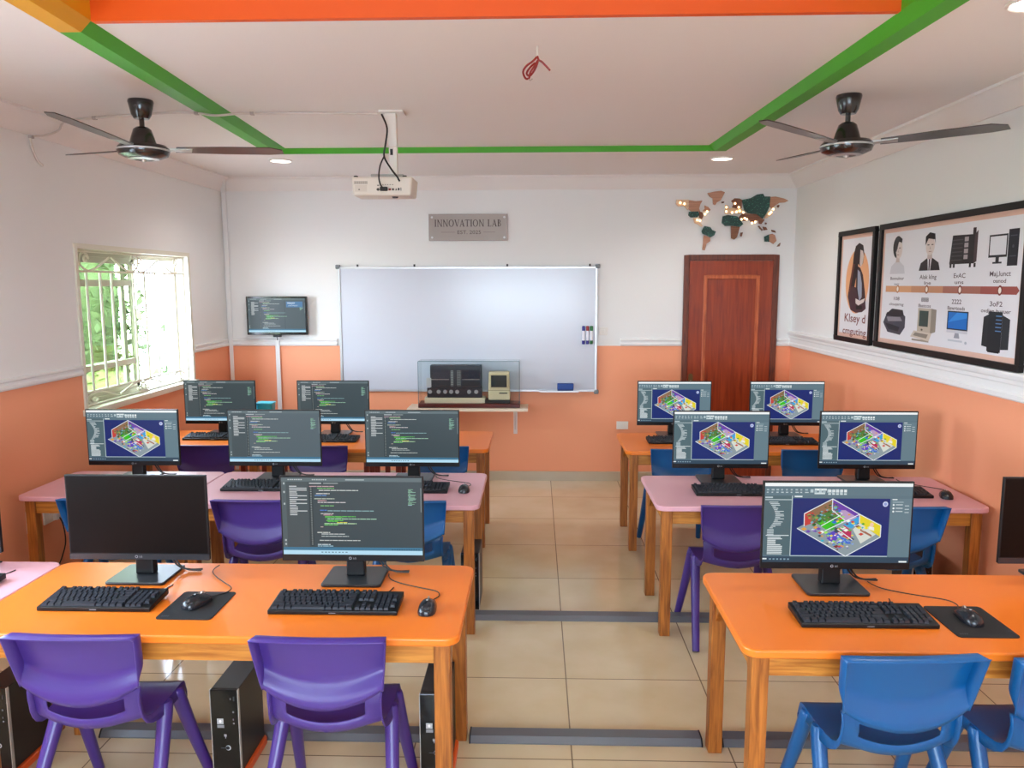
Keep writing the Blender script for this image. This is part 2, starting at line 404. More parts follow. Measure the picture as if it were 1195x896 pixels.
# ---- outside the windows
M_grass = mat('lawn_grass', '#949a7c', rough=.9, noise=(2, .3))
o = MB(); o.use(mat('yard_neutral_bounce', '#c3bfba', rough=.9, noise=(3, .08))).box(-12, XL-.2, -20, 9.0, -.5, -.3); o.box(XL-.2, 12, -20, YF-.2, -.5, -.3); o.use(M_grass).box(-40, -12, -20, 30, -.5, -.3); o.box(-12, XL-.2, 9.0, 30, -.5, -.3); struct(o.build('ground', smooth=False, recalc=False))  # grey yard near the house is added to cut the green bounce light
M_glare = mat('glare_wall_white', '#efeee8', rough=.8)
o = MB(); o.box(-5.95, -3.3, 12, 12.3, -.3, 3.6); struct(o.build('wall_glare', M_glare, smooth=False))  # white wall added to stand for blown-out glare in the open half
def shrub(name, label, loc, r, h, col, n, seed):
    rnd = random.Random(seed); m = MB()
    for _ in range(n):
        a = rnd.uniform(0, 2*PI); t = rnd.random(); rr = r*math.sin(PI*min(1, t*.8+.18))*rnd.uniform(.55, 1.05); z = t*h
        c = Vector((rr*math.cos(a), rr*math.sin(a), z)); s = rnd.uniform(.06, .13)
        d1 = Vector((rnd.uniform(-1,1), rnd.uniform(-1,1), rnd.uniform(-.6,.9))).normalized(); d2 = d1.cross(Vector((rnd.uniform(-1,1), rnd.uniform(-1,1), 1))).normalized()
        m.add([c-d1*s, c+d2*s*.45, c+d1*s, c-d2*s*.45], [(0,1,2,3)])
    m.ell((0, 0, h*.5), (r*.74, r*.74, h*.48), 14, 10)
    root = thing(name, label, 'shrub', loc, 0, 'garden shrubs outside the window')
    m.build('foliage', mat('leaf_'+col, col, rough=.7, noise=(4, .35)), root, smooth=False, recalc=False)
    st = MB()
    for k in range(4): st.tube([(0,0,0), (.1*math.cos(k*1.6), .1*math.sin(k*1.6), h*.4), (.3*r*math.cos(k*1.6), .3*r*math.sin(k*1.6), h*.75)], [.03,.02,.01], 6)
    st.build('stem', mat('bark', '#5d4a35', rough=.9), root)
shrub('garden_shrub', 'tall green bush seen through the tinted window pane', (-7.0, 11.0, -.3), 1.25, 3.9, '#48552f', 3600, 1)
shrub('garden_shrub', 'low yellow green bush on the lawn outside the tinted pane', (-5.1, 9.0, -.3), .58, 1.2, '#646a38', 1500, 2)
shrub('garden_shrub', 'small bush against the added white glare wall behind the open window half', (-5.3, 11.5, -.3), .35, 2.1, '#6f8058', 130, 3)

# ------------------------------------------------------------------ tables
def rrect(x0, x1, y0, y1, r, n=6):
    out = []
    for cx, cy, a0 in ((x1-r,y1-r,0),(x0+r,y1-r,PI/2),(x0+r,y0+r,PI),(x1-r,y0+r,1.5*PI)):
        for k in range(n+1): a = a0+k/n*PI/2; out.append((cx+r*math.cos(a), cy+r*math.sin(a)))
    return out
def table(label, x0, x1, y0, y1, top, group):
    cx, cy = (x0+x1)/2, (y0+y1)/2; w, d = (x1-x0)/2, (y1-y0)/2
    t = thing('classroom_table', label, 'table', (cx, cy, 0), 0, group)
    MB().prism(rrect(-w, w, -d, d, .05), 'z', .692, ZT).build('tabletop', top, t, bevel=.006, seg=3)
    i, s = .032, .055
    for sx in (-1, 1):
        for sy in (-1, 1):
            ax = sorted((sx*(w-i), sx*(w-i-s))); ay = sorted((sy*(d-i), sy*(d-i-s)))
            MB().box(ax[0], ax[1], ay[0], ay[1], 0, .692).build('leg', M_legw, t, smooth=False, bevel=.004)
    for sy in (-1, 1):
        ay = sorted((sy*(d-i-.012), sy*(d-i-.034)))
        MB().box(-w+i+s, w-i-s, ay[0], ay[1], .615, .692).build('apron', M_railw, t, smooth=False)
    for sx in (-1, 1):
        ax = sorted((sx*(w-i-.012), sx*(w-i-.034)))
        MB().box(ax[0], ax[1], -d+i+s, d-i-s, .615, .692).build('apron', wood('table_apron_wood_deep', '#a05c1c', '#cf8a38', 'y', .42), t, smooth=False)
        for sy in (-1, 1):                                   # small corner gussets under the side rail
            yy = sy*(d-i-s)
            MB().prism([(yy, .615), (yy-sy*.05, .615), (yy, .555)], 'x', ax[0], ax[1]).build('gusset', M_legw, t, smooth=False)
    return t
G = 'classroom tables in rows'
table('orange topped wooden table in the left front row with two computers', -1.95, -.247, 2.386, 3.055, M_top_orange, G)
table('pink topped table at the far left edge, butted against the orange front table', -2.86, -1.953, 2.386, 3.055, M_top_pink, G)
table('pink topped table in the left middle row, beside the aisle', -1.89, -.29, 3.914, 4.62, M_top_pink, G)
table('pink topped table in the left middle row, against the window wall', -2.83, -1.895, 4.03, 4.62, M_top_pink, G)
table('orange topped table in the left back row, beside the aisle', -1.93, -.325, 5.29, 5.97, M_top_orange, G)
table('orange topped table in the left back row, beneath the window corner', -2.83, -1.935, 5.29, 5.97, M_top_orange, G)
table('orange topped table in the right front row with blue chairs', .66, 2.335, 2.332, 3.0, M_top_orange, G)
table('pink topped table in the right middle row', .63, 2.335, 3.92, 4.58, M_top_pink, G)
table('orange topped table in the right back row in front of the door', .625, 2.30, 5.25, 5.92, M_top_orange, G)

# ------------------------------------------------------------------ chairs
def chair(label, mtl, group):
    t = thing('plastic_chair', label, 'chair', (0,0,0), 0, group)
    sm = lambda v, a, b: (lambda q: q*q*(3-2*q))(max(0, min(1, (v-a)/(b-a))))
    nu, nv = 22, 16
    m = MB(); cols = [-1.0]+[-1+2*i/nu for i in range(nu+1)]+[1.0]; rows = [-1]+[j/nv for j in range(nv+1)]
    vs = []
    for ri, v in enumerate(rows):
        vv = max(v, 0)
        for ci, u in enumerate(cols):
            rim = ci in (0, len(cols)-1); top = v < 0
            hw = .207-.018*vv
            z = .757-vv*(.18+.064*(1-u*u)); y = -.235+.045*vv+.012*u*u
            rec = .046*(1-sm(vv, .58, .98))
            x = u*hw
            if rim: x += math.copysign(.006, u); rec = -.004
            if top: z += .007; rec = -.010
            vs.append((x, y+rec, z))
    W = len(cols)
    m.add(vs, [(r*W+c, r*W+c+1, (r+1)*W+c+1, (r+1)*W+c) for r in range(len(rows)-1) for c in range(W-1)])
    b = m.build('backrest', mtl, t, angle=50); sd = b.modifiers.new('thickness', 'SOLIDIFY'); sd.thickness = .005; sd.offset = 0
    # lower shell with hand slot, running into the seat pan
    R = [(-.158,.562,.179,.78,1),(-.160,.554,.179,.80,1),(-.163,.545,.178,.83,1),(-.164,.520,.177,.85,1),(-.160,.502,.177,.9,1),(-.156,.480,.178,.9,.9),(-.146,.460,.179,.85,.7),(-.128,.443,.181,.55,.4),(-.10,.432,.183,.25,.2),
         (-.06,.427,.185,.08,0),(-.01,.426,.188,0,0),(.04,.428,.19,0,0),(.085,.430,.19,0,0),(.115,.430,.19,0,0),(.134,.426,.189,0,0),(.146,.414,.187,0,0),(.149,.392,.185,0,0)]
    m = MB(); cols = [-1.0]+[-1+2*i/nu for i in range(nu+1)]+[1.0]; W = len(cols); vs = []
    for (y, z, hw, s, k) in R:
        for ci, u in enumerate(cols):
            rim = ci in (0, W-1)
            x = u*hw; yy = y+.02*u*u*k; zz = z-.052*s*(1-u*u)+.006*u*u*(1-k)
            if rim: x += math.copysign(.006, u); yy -= .022*k; zz -= .034*(1-k)
            vs.append((x, yy, zz))
    fs = []
    for r in range(len(R)-1):
        for c in range(W-1):
            uc = (cols[c]+cols[c+1])/2
            if r in (2, 3) and abs(uc) < .70: continue
            fs.append((r*W+c, r*W+c+1, (r+1)*W+c+1, (r+1)*W+c))
    m.add(vs, fs)
    b = m.build('seat', mtl, t, angle=55); sd = b.modifiers.new('thickness', 'SOLIDIFY'); sd.thickness = .005; sd.offset = 0
    for sx in (-1, 1):
        for y0, y1, xf in ((.005, -.228, .224), (.088, .25, .217)):
            pts = smoothpath([(sx*.181, y0, .43), (sx*.186, y0+(y1-y0)*.05, .395), (sx*(.186+(xf-.186)*.5), (y0+y1)/2, .20), (sx*xf, y1, .007)], 4)
            n = len(pts); rad = [.012, .020, .0245, .026]+[.026-.0075*(i/(n-5)) for i in range(n-4)]
            MB().tube(pts, rad[:n], 12).build('leg', mtl, t, angle=50)
    return t
GC = 'plastic classroom chairs'
pu = chair('', M_purple, GC); up = [False]; bl = chair('', M_blue, GC); ub = [False]
for x, y, lab in ((-1.466, 2.495, 'purple plastic chair nearest the left corner, at the orange front table'),
                  (-.677, 2.495, 'purple plastic chair between the two black towers of the orange front table'),
                  (-1.45, 4.05, 'purple plastic chair at the pink left table, seen between the two front monitors'),
                  (-2.285, 5.40, 'dark purple chair back behind the isometric model monitor by the window'),
                  (-1.50, 5.40, 'dark purple chair back in the left back row, beside the blue one'),
                  (1.035, 4.005, 'purple plastic chair at the pink right table beside the aisle')):
    place(pu, up, (x, y, 0), lab, GC, .03 if x > 1 else 0)
for x, y, lab in ((1.112, 2.418, 'bright blue plastic chair in the right front, in full view'),
                  (1.62, 2.418, 'bright blue plastic chair cut by the right edge of the photo'),
                  (-2.255, 4.05, 'blue chair mostly hidden behind the switched off monitor, by the window wall'),
                  (-.665, 4.05, 'blue chair at the pink left table, beside the aisle'),
                  (-.665, 5.40, 'dark blue chair at the left back table, beside the aisle'),
                  (1.83, 4.00, 'blue chair at the pink right table, near the right wall'),
                  (.985, 5.335, 'blue chair at the right back table, beside the aisle'),
                  (1.855, 5.335, 'blue chair at the right back table, towards the right wall')):
    place(bl, ub, (x, y, 0), lab, GC, .06 if y < 3 else 0)

# ------------------------------------------------------------------ monitors
PW, PH, PB = .55, .335, .083            # panel width, height, height of its lower edge above the desk
SW, SH, SB = .538, .303, .083+.026
def screen_canvas(x0, x1, y0, y1, yfront, w=SW, h=SH, zb=SB, lit=True):
    fn = lambda x, y: ((x-x0)/(x1-x0)*w-w/2, yfront, zb+h-(y-y0)/(y1-y0)*h)
    return Canvas(fn, (0,-1,0), lit, .0002)
def code_screen(yf, seed, bg='#3c494e', w=SW, h=SH, zb=SB, tv=False):
    c = screen_canvas(100, 1145, 65, 655, yf, w, h, zb); rnd = random.Random(seed)
    c.rect(100,65,1145,655, bg, 0)
    c.layer = 1
    c.rect(100,65,1145,95,'#5d6c70'); c.rect(100,95,135,600,'#515f63'); c.rect(135,95,300,600,'#465256'); c.rect(305,120,335,590,'#323d41')
    c.rect(100,598,1145,622,'#3f7593'); c.rect(100,622,1145,655,'#b4dcf0')
    c.layer = 2
    for k in range(14): x = 150+k*16+(70 if k > 6 else 0); c.rect(x,76,x+11,84,'#b9c4c6')
    c.rect(580,76,720,84,'#aab6b8'); c.rect(310,104,400,111,'#c8cfcf'); c.rect(415,104,525,111,'#93a09f')
    for y in (110,175,265,545,575): c.oval(121, y, 7, 9, '#aeb9bb', n=10)
    y = 128; k = 0
    while y < 350:
        L = rnd.choice((50,55,60,60,130)); c.rect(160,y,160+L,y+6,'#d5dadb'); y += 14.5
    for q in range(32): c.rect(316,140+q*14,326,144+q*14,'#a7b3b0')
    rows = [(128,310,500,'#c9a7ae'),(142,370,500,'#78c070'),(158,380,680,'#cfd5d2'),(183,360,465,'#d9d9d4'),(197,350,440,'#5e8fd0'),(222,345,500,'#b9c6b4'),(236,370,440,'#c89aa0'),(250,370,585,'#d6cfd2'),
            (276,390,500,'#7fc878'),(310,385,440,'#4f7fd8'),(314,442,790,'#8fb8bb'),(336,390,490,'#c9c9c9'),(346,410,480,'#c79ba4'),(358,420,655,'#5fc84f'),(366,420,560,'#58b848'),(376,440,810,'#a8d6b8'),(388,430,560,'#62cc48'),
            (396,440,520,'#54c040'),(404,510,590,'#e6e04a'),(412,415,660,'#b8e0b0'),(422,415,520,'#6ed060'),(438,385,410,'#b9a8a0'),(481,360,460,'#d5dad4'),(493,390,570,'#c5cccb'),(510,390,600,'#b9c3c2'),(542,375,685,'#c8cfcc'),(574,360,460,'#cfe0e6'),(586,360,480,'#9cc8dc')]
    for y, a, b, col in rows:
        x = a
        while x < b-6:
            L = min(b-x, rnd.uniform(18, 60)); c.rect(x, y, x+L-4, y+6, col); x += L
    y = 150
    while y < 275: c.rect(1042+rnd.uniform(0,8), y, 1042+rnd.uniform(14, 70), y+4, rnd.choice(('#8fc0a8','#a8cfd8','#7fb090'))); y += 7
    c.rect(1136,140,1142,325,'#7d8a8c')
    for a in range(385, 575, 26): c.rect(a, 633, a+rnd.uniform(10,20), 640, '#5b7f92')
    for a in range(915, 1120, 18): c.rect(a, 611, a+10, 618, '#1f4a63')
    if tv:
        c.layer = 3; c.rect(800,120,1100,220,'#4d7aa8'); c.rect(820,135,960,160,'#c8d8e6'); c.rect(840,180,1010,200,'#dfe8ee'); c.rect(770,95,776,600,'#2a3236')
    return c
def cad_screen(yf):
    c = screen_canvas(62, 1110, 68, 645, yf); rnd = random.Random(7)
    c.rect(62,68,1110,645,'#5b7480',0); c.layer = 1
    c.rect(62,68,1110,92,'#eef3f4'); c.rect(62,92,1110,158,'#5f7883'); c.rect(66,160,256,592,'#50686f'); c.rect(958,178,1108,600,'#647d88'); c.rect(265,178,955,600,'#1a2c6e'); c.rect(62,603,1110,645,'#33485a')
    c.layer = 2
    for k in range(9): x = 75+k*34; c.rect(x,112,x+rnd.uniform(12,24),122,'#a9bcc2'); c.rect(x,132,x+rnd.uniform(10,26),139,'#c0ced2')
    for k in range(4): x = 385+k*60; c.rect(x,112,x+22,136,'#b4c6cc'); c.rect(x+28,116,x+48,140,'#9db2ba')
    for k in range(5): x = 512+k*28; c.rect(x,114,x+20,134,'#e2e9ea'); c.rect(x,140,x+20,152,'#ccd8da')
    c.rect(415,108,500,122,'#e6eeee'); c.rect(415,136,490,148,'#cfdcde')
    c.rect(275,160,330,170,'#dfe8ea'); c.rect(66,168,120,178,'#b8c8cd'); c.rect(66,186,256,192,'#b9c9cd')
    for k, y in enumerate(range(205, 400, 11)):
        x = 95+48*math.sin(k/18*PI); c.rect(x, y, x+rnd.choice((25,35,60,62,65)), y+5, '#cfdadd')
    c.rect(80,446,245,452,'#d5e0e2')
    for y in range(405, 445, 12): c.rect(88,y,135,y+6,'#c5d2d6')
    for y in range(460, 590, 11): c.rect(92,y,92+rnd.choice((60,95,105,108)),y+6,'#dfe7e9')
    c.rect(256,160,261,595,'#c3d0d3'); c.rect(258,594,955,600,'#b6c6cc')
    c.oval(922,217,19,19,'#c8d2ee'); c.oval(922,217,11,11,'#8d9cd0',3); c.layer = 2
    c.rect(970,180,1005,187,'#e3ebec'); c.rect(972,200,1050,205,'#a9bcc2')
    for y in (222,247,270): c.oval(980,y,7,7,'#e8eeee',n=10); c.rect(996,y-4,1045,y+2,'#c9d5d8'); c.rect(1060,y+4,1090,y+9,'#c9d5d8')
    c.rect(62,616,92,626,'#dfe9ea'); c.rect(1040,630,1096,641,'#e9f0f1')
    for k in range(6): c.rect(110+k*26,618,124+k*26,628,'#87a3b2')
    # isometric building model
    c.poly([(300,395),(540,262),(900,452),(655,597)],'#8b9aa0',3)
    c.poly([(348,288),(545,180),(545,262),(352,380)],'#8d6a4e',4); c.poly([(545,180),(742,290),(742,330),(545,262)],'#6b3fa6'); c.poly([(742,290),(897,370),(897,455),(742,352)],'#e3d22c')
    c.poly([(352,290),(392,270),(398,362),(354,380)],'#c33f3a',5); c.poly([(398,335),(545,258),(640,312),(500,392)],'#4d7c38'); c.poly([(545,262),(640,262),(735,318),(640,352)],'#b59ac0')
    c.poly([(470,378),(605,298),(640,335),(520,412)],'#39c11c',6); c.poly([(628,368),(738,306),(738,352),(690,394)],'#37a0d8'); c.poly([(700,402),(745,352),(865,436),(760,505)],'#d3d8cf')
    c.poly([(585,402),(638,372),(690,410),(690,478),(598,440)],'#b8305c',7); c.poly([(512,440),(585,402),(612,450),(560,505),(520,470)],'#5d45bd'); c.poly([(610,455),(690,480),(660,505),(600,490)],'#3f6bd0')
    c.layer = 8
    pal = ['#d8dde0','#3da03a','#c8453a','#2f6fd0','#e8d848','#6f4ab0','#36485a','#9be05a','#e0a040','#2fb0c8','#7a2f3a','#f0f0e8']
    def inside(x, y): return abs((x-600)/290)+abs((y-400)/165) < .92 and y > 235
    for k in range(230):
        x, y = rnd.uniform(340,880), rnd.uniform(225,570)
        if not inside(x, y): continue
        s = rnd.uniform(7,19); col = rnd.choice(pal)
        if 470 < x < 560 and 310 < y < 400: col = rnd.choice(('#39c11c','#58d838','#2c8f1c'))
        if x > 780: col = rnd.choice(('#e8dc3c','#cfd6cf','#b0693a','#44505a','#f2e86a'))
        c.poly([(x-s*1.2,y),(x,y-s*.7),(x+s*1.2,y),(x,y+s*.7)], col, 8+(k % 3))
    for k in range(80):
        u, v = rnd.random(), rnd.random(); x, y = 365+u*190+v*70, 300-u*105+v*95
        s = rnd.uniform(6,15); c.poly([(x-s*1.2,y),(x,y-s*.7),(x+s*1.2,y),(x,y+s*.7)], rnd.choice(('#2f5a2a','#4f8a3c','#7a4a34','#35545a','#9a6a44','#c04038','#6fb0c0','#8aa05a')), 8+(k % 3))
    for k in range(40):
        u, v = rnd.random(), rnd.random(); x, y = 520+u*190, 440+u*30+v*80
        s = rnd.uniform(5,13); c.poly([(x-s*1.2,y),(x,y-s*.7),(x+s*1.2,y),(x,y+s*.7)], rnd.choice(('#3f6bd0','#d8dde8','#6a4ac0','#52606a','#7fa0d8','#8fd070','#c8c060')), 8+(k % 3))
    c.oval(832,365,14,16,'#efc7a8',12); c.poly([(815,375),(850,385),(850,410),(812,398)],'#e9e9e2',11); c.poly([(755,395),(835,440),(835,455),(750,410)],'#a06a52',10)
    for a in (((348,288),(545,180)),((545,180),(742,290)),((742,290),(897,370)),((897,370),(897,455)),((897,455),(655,597)),((655,597),(300,395)),((348,288),(350,380)),((545,180),(545,262)),((470,378),(605,298)),((500,412),(742,290)),((545,262),(640,335)),((742,290),(742,352)),((590,400),(700,478))):
        c.line(*a[0], *a[1], 6, '#e4eaee', 13)
    return c
GM = 'desk monitors'
def monitor(kind, seed=1, bg='#3c494e'):
    t = thing('desk_monitor', '', 'monitor', (0,0,0), 0, GM); yf = -.04
    m = MB(); w = PW/2; z0, z1 = PB, PB+PH
    m.box(-w, w, yf, yf+.014, z0, z1); p = m.build('panel', M_black, t, smooth=False, bevel=.002)
    m = MB(); m.hexa([(-w+.03,yf+.0145,z0+.02),(w-.03,yf+.0145,z0+.02),(w-.10,yf+.045,z0+.06),(-w+.10,yf+.045,z0+.06)], [(-w+.03,yf+.0145,z1-.02),(w-.03,yf+.0145,z1-.02),(w-.10,yf+.045,z1-.06),(-w+.10,yf+.045,z1-.06)])
    m.build('rear_housing', M_black, t, smooth=False)
    if kind == 'off':
        m = MB(); m.box(-SW/2, SW/2, yf-.0008, yf-.0001, SB, SB+SH); m.build('screen', mat('screen_off', '#0b0807', rough=.4, spec=.15), t, smooth=False)
        m = MB(); m.box(-w, w, yf-.0022, yf-.0001, z0, z0+.022); m.build('chin', M_dark, t, smooth=False)
    else:
        c = code_screen(yf-.0002, seed, bg) if kind == 'code' else cad_screen(yf-.0002)
        c.build('screen', t)
    c = Canvas(lambda x, y: (x, yf-.0023 if kind == 'off' else yf-.0002, z0+.012+y), (0,-1,0)); c.oval(-.011,0,.0055,.0055,'#9fa3a8',1); c.oval(-.011,0,.0035,.0035,'#2a2c30',2); c.text('LG', .006, 0, .007, '#a8abb0', layer=1, down=False); c.build('logo', t)
    m = MB(); m.hexa([(-.036,-.012,.012),(.036,-.012,.012),(.036,.03,.012),(-.036,.03,.012)], [(-.032,-.004,.22),(.032,-.004,.22),(.032,.03,.22),(-.032,.03,.22)]); m.build('neck', M_black, t, smooth=False, bevel=.006)
    MB().prism(rrect(-.115,.115,-.10,.10,.014), 'z', .0008, .012).build('base', M_dark, t, bevel=.003)
    m = MB()
    for q, dz in ((0, 0), (.012, .004)): m.tube(smoothpath([(.03+q,.012,.18),(.06+q,.045,.10),(.10+q,.05,.03),(.145,.055-q,.009+dz),(.20,.06-q,.008)], 5), .0035, 6)
    m.build('cable', M_cable, t)
    return t
P = {'off': monitor('off'), 'code': monitor('code', 3), 'pale': monitor('code', 3, '#55636a'), 'cad': monitor('cad')}  # the paler grey puts a glare haze into one display's colour
U = {k: [False] for k in P}
for k, x, y, lab in (('off', -1.535, 2.905, 'switched off black monitor on the orange left front table'),
                     ('code', -.70, 2.905, 'large monitor full of code on the orange left front table, beside the aisle'),
                     ('off', -2.40, 2.965, 'black monitor edge cut by the left edge of the photo, on the pink front table'),
                     ('cad', 1.118, 2.865, 'largest monitor with an isometric building model, on the right front table'),
                     ('off', 2.035, 2.94, 'switched off monitor cut by the right edge of the photo, on the right front table'),
                     ('cad', -2.365, 4.465, 'monitor with the isometric building model on the left, below the window'),
                     ('pale', -1.525, 4.465, 'pale code monitor in the middle of the left pink table'),
                     ('code', -.716, 4.465, 'code monitor at the aisle end of the left pink table'),
                     ('code', -2.404, 5.835, 'code monitor on the left back table, nearest the window corner'),
                     ('code', -1.534, 5.835, 'code monitor on the left back table, below the whiteboard corner'),
                     ('cad', 1.068, 4.465, 'isometric model monitor at the aisle end of the right pink table'),
                     ('cad', 1.902, 4.465, 'isometric model monitor on the right pink table, nearest the right wall'),
                     ('cad', 1.041, 5.835, 'isometric model monitor on the right back table, left of the door centre'),
                     ('cad', 1.876, 5.835, 'isometric model monitor on the right back table, under the door right edge')):
    place(P[k], U[k], (x, y, ZT), lab, GM)

# ------------------------------------------------------------------ keyboards, mice, pads
GK = 'black desktop keyboards'
def keyboard(w, compact):
    t = thing('keyboard', '', 'keyboard', (0,0,0), 0, GK); d = .148; h = w/2
    zf, zr = .016, .030
    m = MB(); m.prism([(-d/2,.0008),(d/2,.008),(d/2,zr),(-d/2,zf),], 'x', -h, h); m.build('case', M_black, t, smooth=False, bevel=.003)
    for fx in (-h+.02, h-.06): f = MB(); f.box(fx,fx+.04,d/2-.018,d/2-.004,.0005,.008); f.build('foot', M_black, t, smooth=False)
    k = MB(); units = 19.6 if compact else 22.8; u = (w-.02)/units; ky = (d-.016)/6.25
    x0 = -h+.01; sl = (zr-zf)/d
    def cap(ux, row, uw):
        xa, xb = x0+ux*u+.001, x0+(ux+uw)*u-.001; ya = -d/2+.008+row*ky+(.25*ky if row == 5 else 0); yb = ya+ky-.0015; zt = .0085
        za, zb = zf+(ya+d/2)*sl, zf+(yb+d/2)*sl; i = .0022
        k.hexa([(xa,ya,za),(xb,ya,za),(xb,yb,zb),(xa,yb,zb)], [(xa+i,ya+i,za+zt),(xb-i,ya+i,za+zt),(xb-i,yb-i*.6,zb+zt+.001),(xa+i,yb-i*.6,zb+zt+.001)])
    lay = {0: [1.25,1.25,1.25,6.25,1.25,1.25,1.25,1.25], 1: [2.25]+[1]*10+[2.75], 2: [1.75]+[1]*11+[2.25], 3: [1.5]+[1]*12+[1.5], 4: [1]*13+[2]}
    for r, ws in lay.items():
        q = 0
        for uw in ws: cap(q, r, uw); q += uw
    for q in (0, 2, 3, 4, 5, 6.5, 7.5, 8.5, 9.5, 11, 12, 13, 14): cap(q, 5, 1)
    n0 = 15.4
    if not compact:
        for q in range(3):
            cap(n0+q, 0, 1); cap(n0+q, 3, 1); cap(n0+q, 4, 1); cap(n0+q, 5, 1)
        cap(n0+1, 1, 1); n0 = 18.7
    for r in range(5):
        for q in range(4):
            if r in (0, 2) and q == 3: continue
            cap(n0+q, r, 1)
    k.build('key_block', M_key, t, smooth=False)
    c = MB().tube(smoothpath([(.135,d/2,.014),(.145,d/2+.025,.004),(.16,d/2+.06,.0025),(.17,d/2+.10,.0025)], 5), .002, 6); c.build('cord', M_cable, t)
    lg = Canvas(lambda x, y: (x, -d/2-.0002, .008+y), (0,-1,0)); lg.rect(-.012,-.0015,.012,.0015,'#8d9096',1); lg.build('logo', t)
    return t
Kc, Kf = keyboard(.405, True), keyboard(.455, False); uc, uf = [False], [False]
for x, y, lab, cp in ((-1.555, 2.64, 'black keyboard in front of the switched off monitor on the orange table', 1),
                      (-.705, 2.632, 'black keyboard under the large code monitor on the orange table', 0),
                      (1.118, 2.572, 'black keyboard under the largest isometric model monitor', 0),
                      (-2.262, 2.776, 'keyboard end on the pink table at the left edge of the photo', 1),
                      (-1.525, 4.235, 'black keyboard in front of the pale code monitor on pink', 0),
                      (-.71, 4.215, 'black keyboard at the aisle end of the left pink table', 0),
                      (-2.38, 5.64, 'black keyboard in front of the back code monitor by the window corner', 0),
                      (-1.53, 5.58, 'black keyboard on the left back table, below the whiteboard corner monitor', 0),
                      (1.10, 4.195, 'black keyboard at the aisle end of the right pink table', 0),
                      (1.90, 4.175, 'black keyboard on the right pink table, partly behind the front monitor', 0),
                      (1.04, 5.57, 'black keyboard at the aisle end of the right back table', 0),
                      (1.79, 5.55, 'black keyboard on the right back table nearest the right wall', 0)):
    place(Kc if cp else Kf, uc if cp else uf, (x, y, ZT), lab, GK)
GMo = 'black computer mice'
t = mouse = thing('mouse', '', 'mouse', (0,0,0), 0, GMo)
m = MB(); n = 14; vs = []
prof = [(-.058,.010,.012),(-.05,.024,.026),(-.03,.031,.036),(0,.0315,.038),(.03,.029,.031),(.05,.026,.021),(.058,.018,.013)]
for y, hw, hh in prof:
    for k in range(n):
        a = PI*k/(n-1); vs.append((hw*math.cos(a), y, .0012+hh*max(0., math.sin(a))**.8))
fs = [(i*n+k, i*n+k+1, (i+1)*n+k+1, (i+1)*n+k) for i in range(len(prof)-1) for k in range(n-1)]+[(i*n, (i+1)*n, (i+1)*n+n-1, i*n+n-1) for i in range(len(prof)-1)]+[tuple(range(n)), tuple((len(prof)-1)*n+k for k in range(n))]
m.add(vs, fs); m.build('body', mat('mouse_black', '#1c1e24', rough=.25), t, angle=60)
MB().lathe([(.004,-.003),(.009,-.003),(.009,.003),(.004,.003)], n=14, ring=True).build('wheel', M_steel, t, loc=(0,.032,.029), rot=(0,PI/2,0))
lg = Canvas(lambda x, y: (x, y, .0398), (0,0,1)); lg.oval(0,-.006,.004,.004,'#c8ccd2',1); lg.build('logo', t)
m = MB().tube(smoothpath([(0,.055,.006),(.012,.09,.0025),(.026,.125,.0025),(.01,.165,.0025),(-.06,.20,.0025),(-.12,.23,.0025),(-.17,.265,.0025),(-.192,.30,.0025),(-.20,.335,.0025)], 5), .002, 6); m.build('cord', M_cable, t)
um = [False]
PADZ = ZT+.004
for x, y, z, rz, lab in ((-1.213, 2.63, PADZ, -.35, 'dark shiny mouse on the black mouse pad of the orange left table'),
                         (-.379, 2.61, ZT, 0, 'black mouse on bare orange desk, left of the aisle'),
                         (1.475, 2.565, PADZ, 0, 'black mouse on the mouse pad of the right front table'),
                         (-.394, 4.20, ZT, 0, 'small black mouse at the aisle corner of the left pink table'),
                         (2.205, 4.13, ZT, -.3, 'black mouse on the right pink table by the right wall')):
    place(mouse, um, (x, y, z), lab, GMo, rz)
GP = 'black mouse pads'
for x, y, w, d, lab in ((-1.21, 2.628, .195, .24, 'black mouse pad on the orange left front table'), (1.475, 2.56, .20, .245, 'black mouse pad under the mouse of the right front table')):
    t = thing('mouse_pad', lab, 'mouse pad', (x, y, ZT), 0, GP)
    MB().prism(rrect(-w/2, w/2, -d/2, d/2, .015), 'z', .0004, .0035).build('mat', mat('mouse_pad_fabric', '#17181b', rough=.75, bump=(900,.1)), t, smooth=False)
    c = Canvas(lambda a, b: (a, b, .0036), (0,0,1)); [c.line(-w/2+.016+.007*k, -d/2+.017, -w/2+.018+.007*k, -d/2+.027, .003, '#55585f', 1) for k in range(4)]; c.build('logo', t)

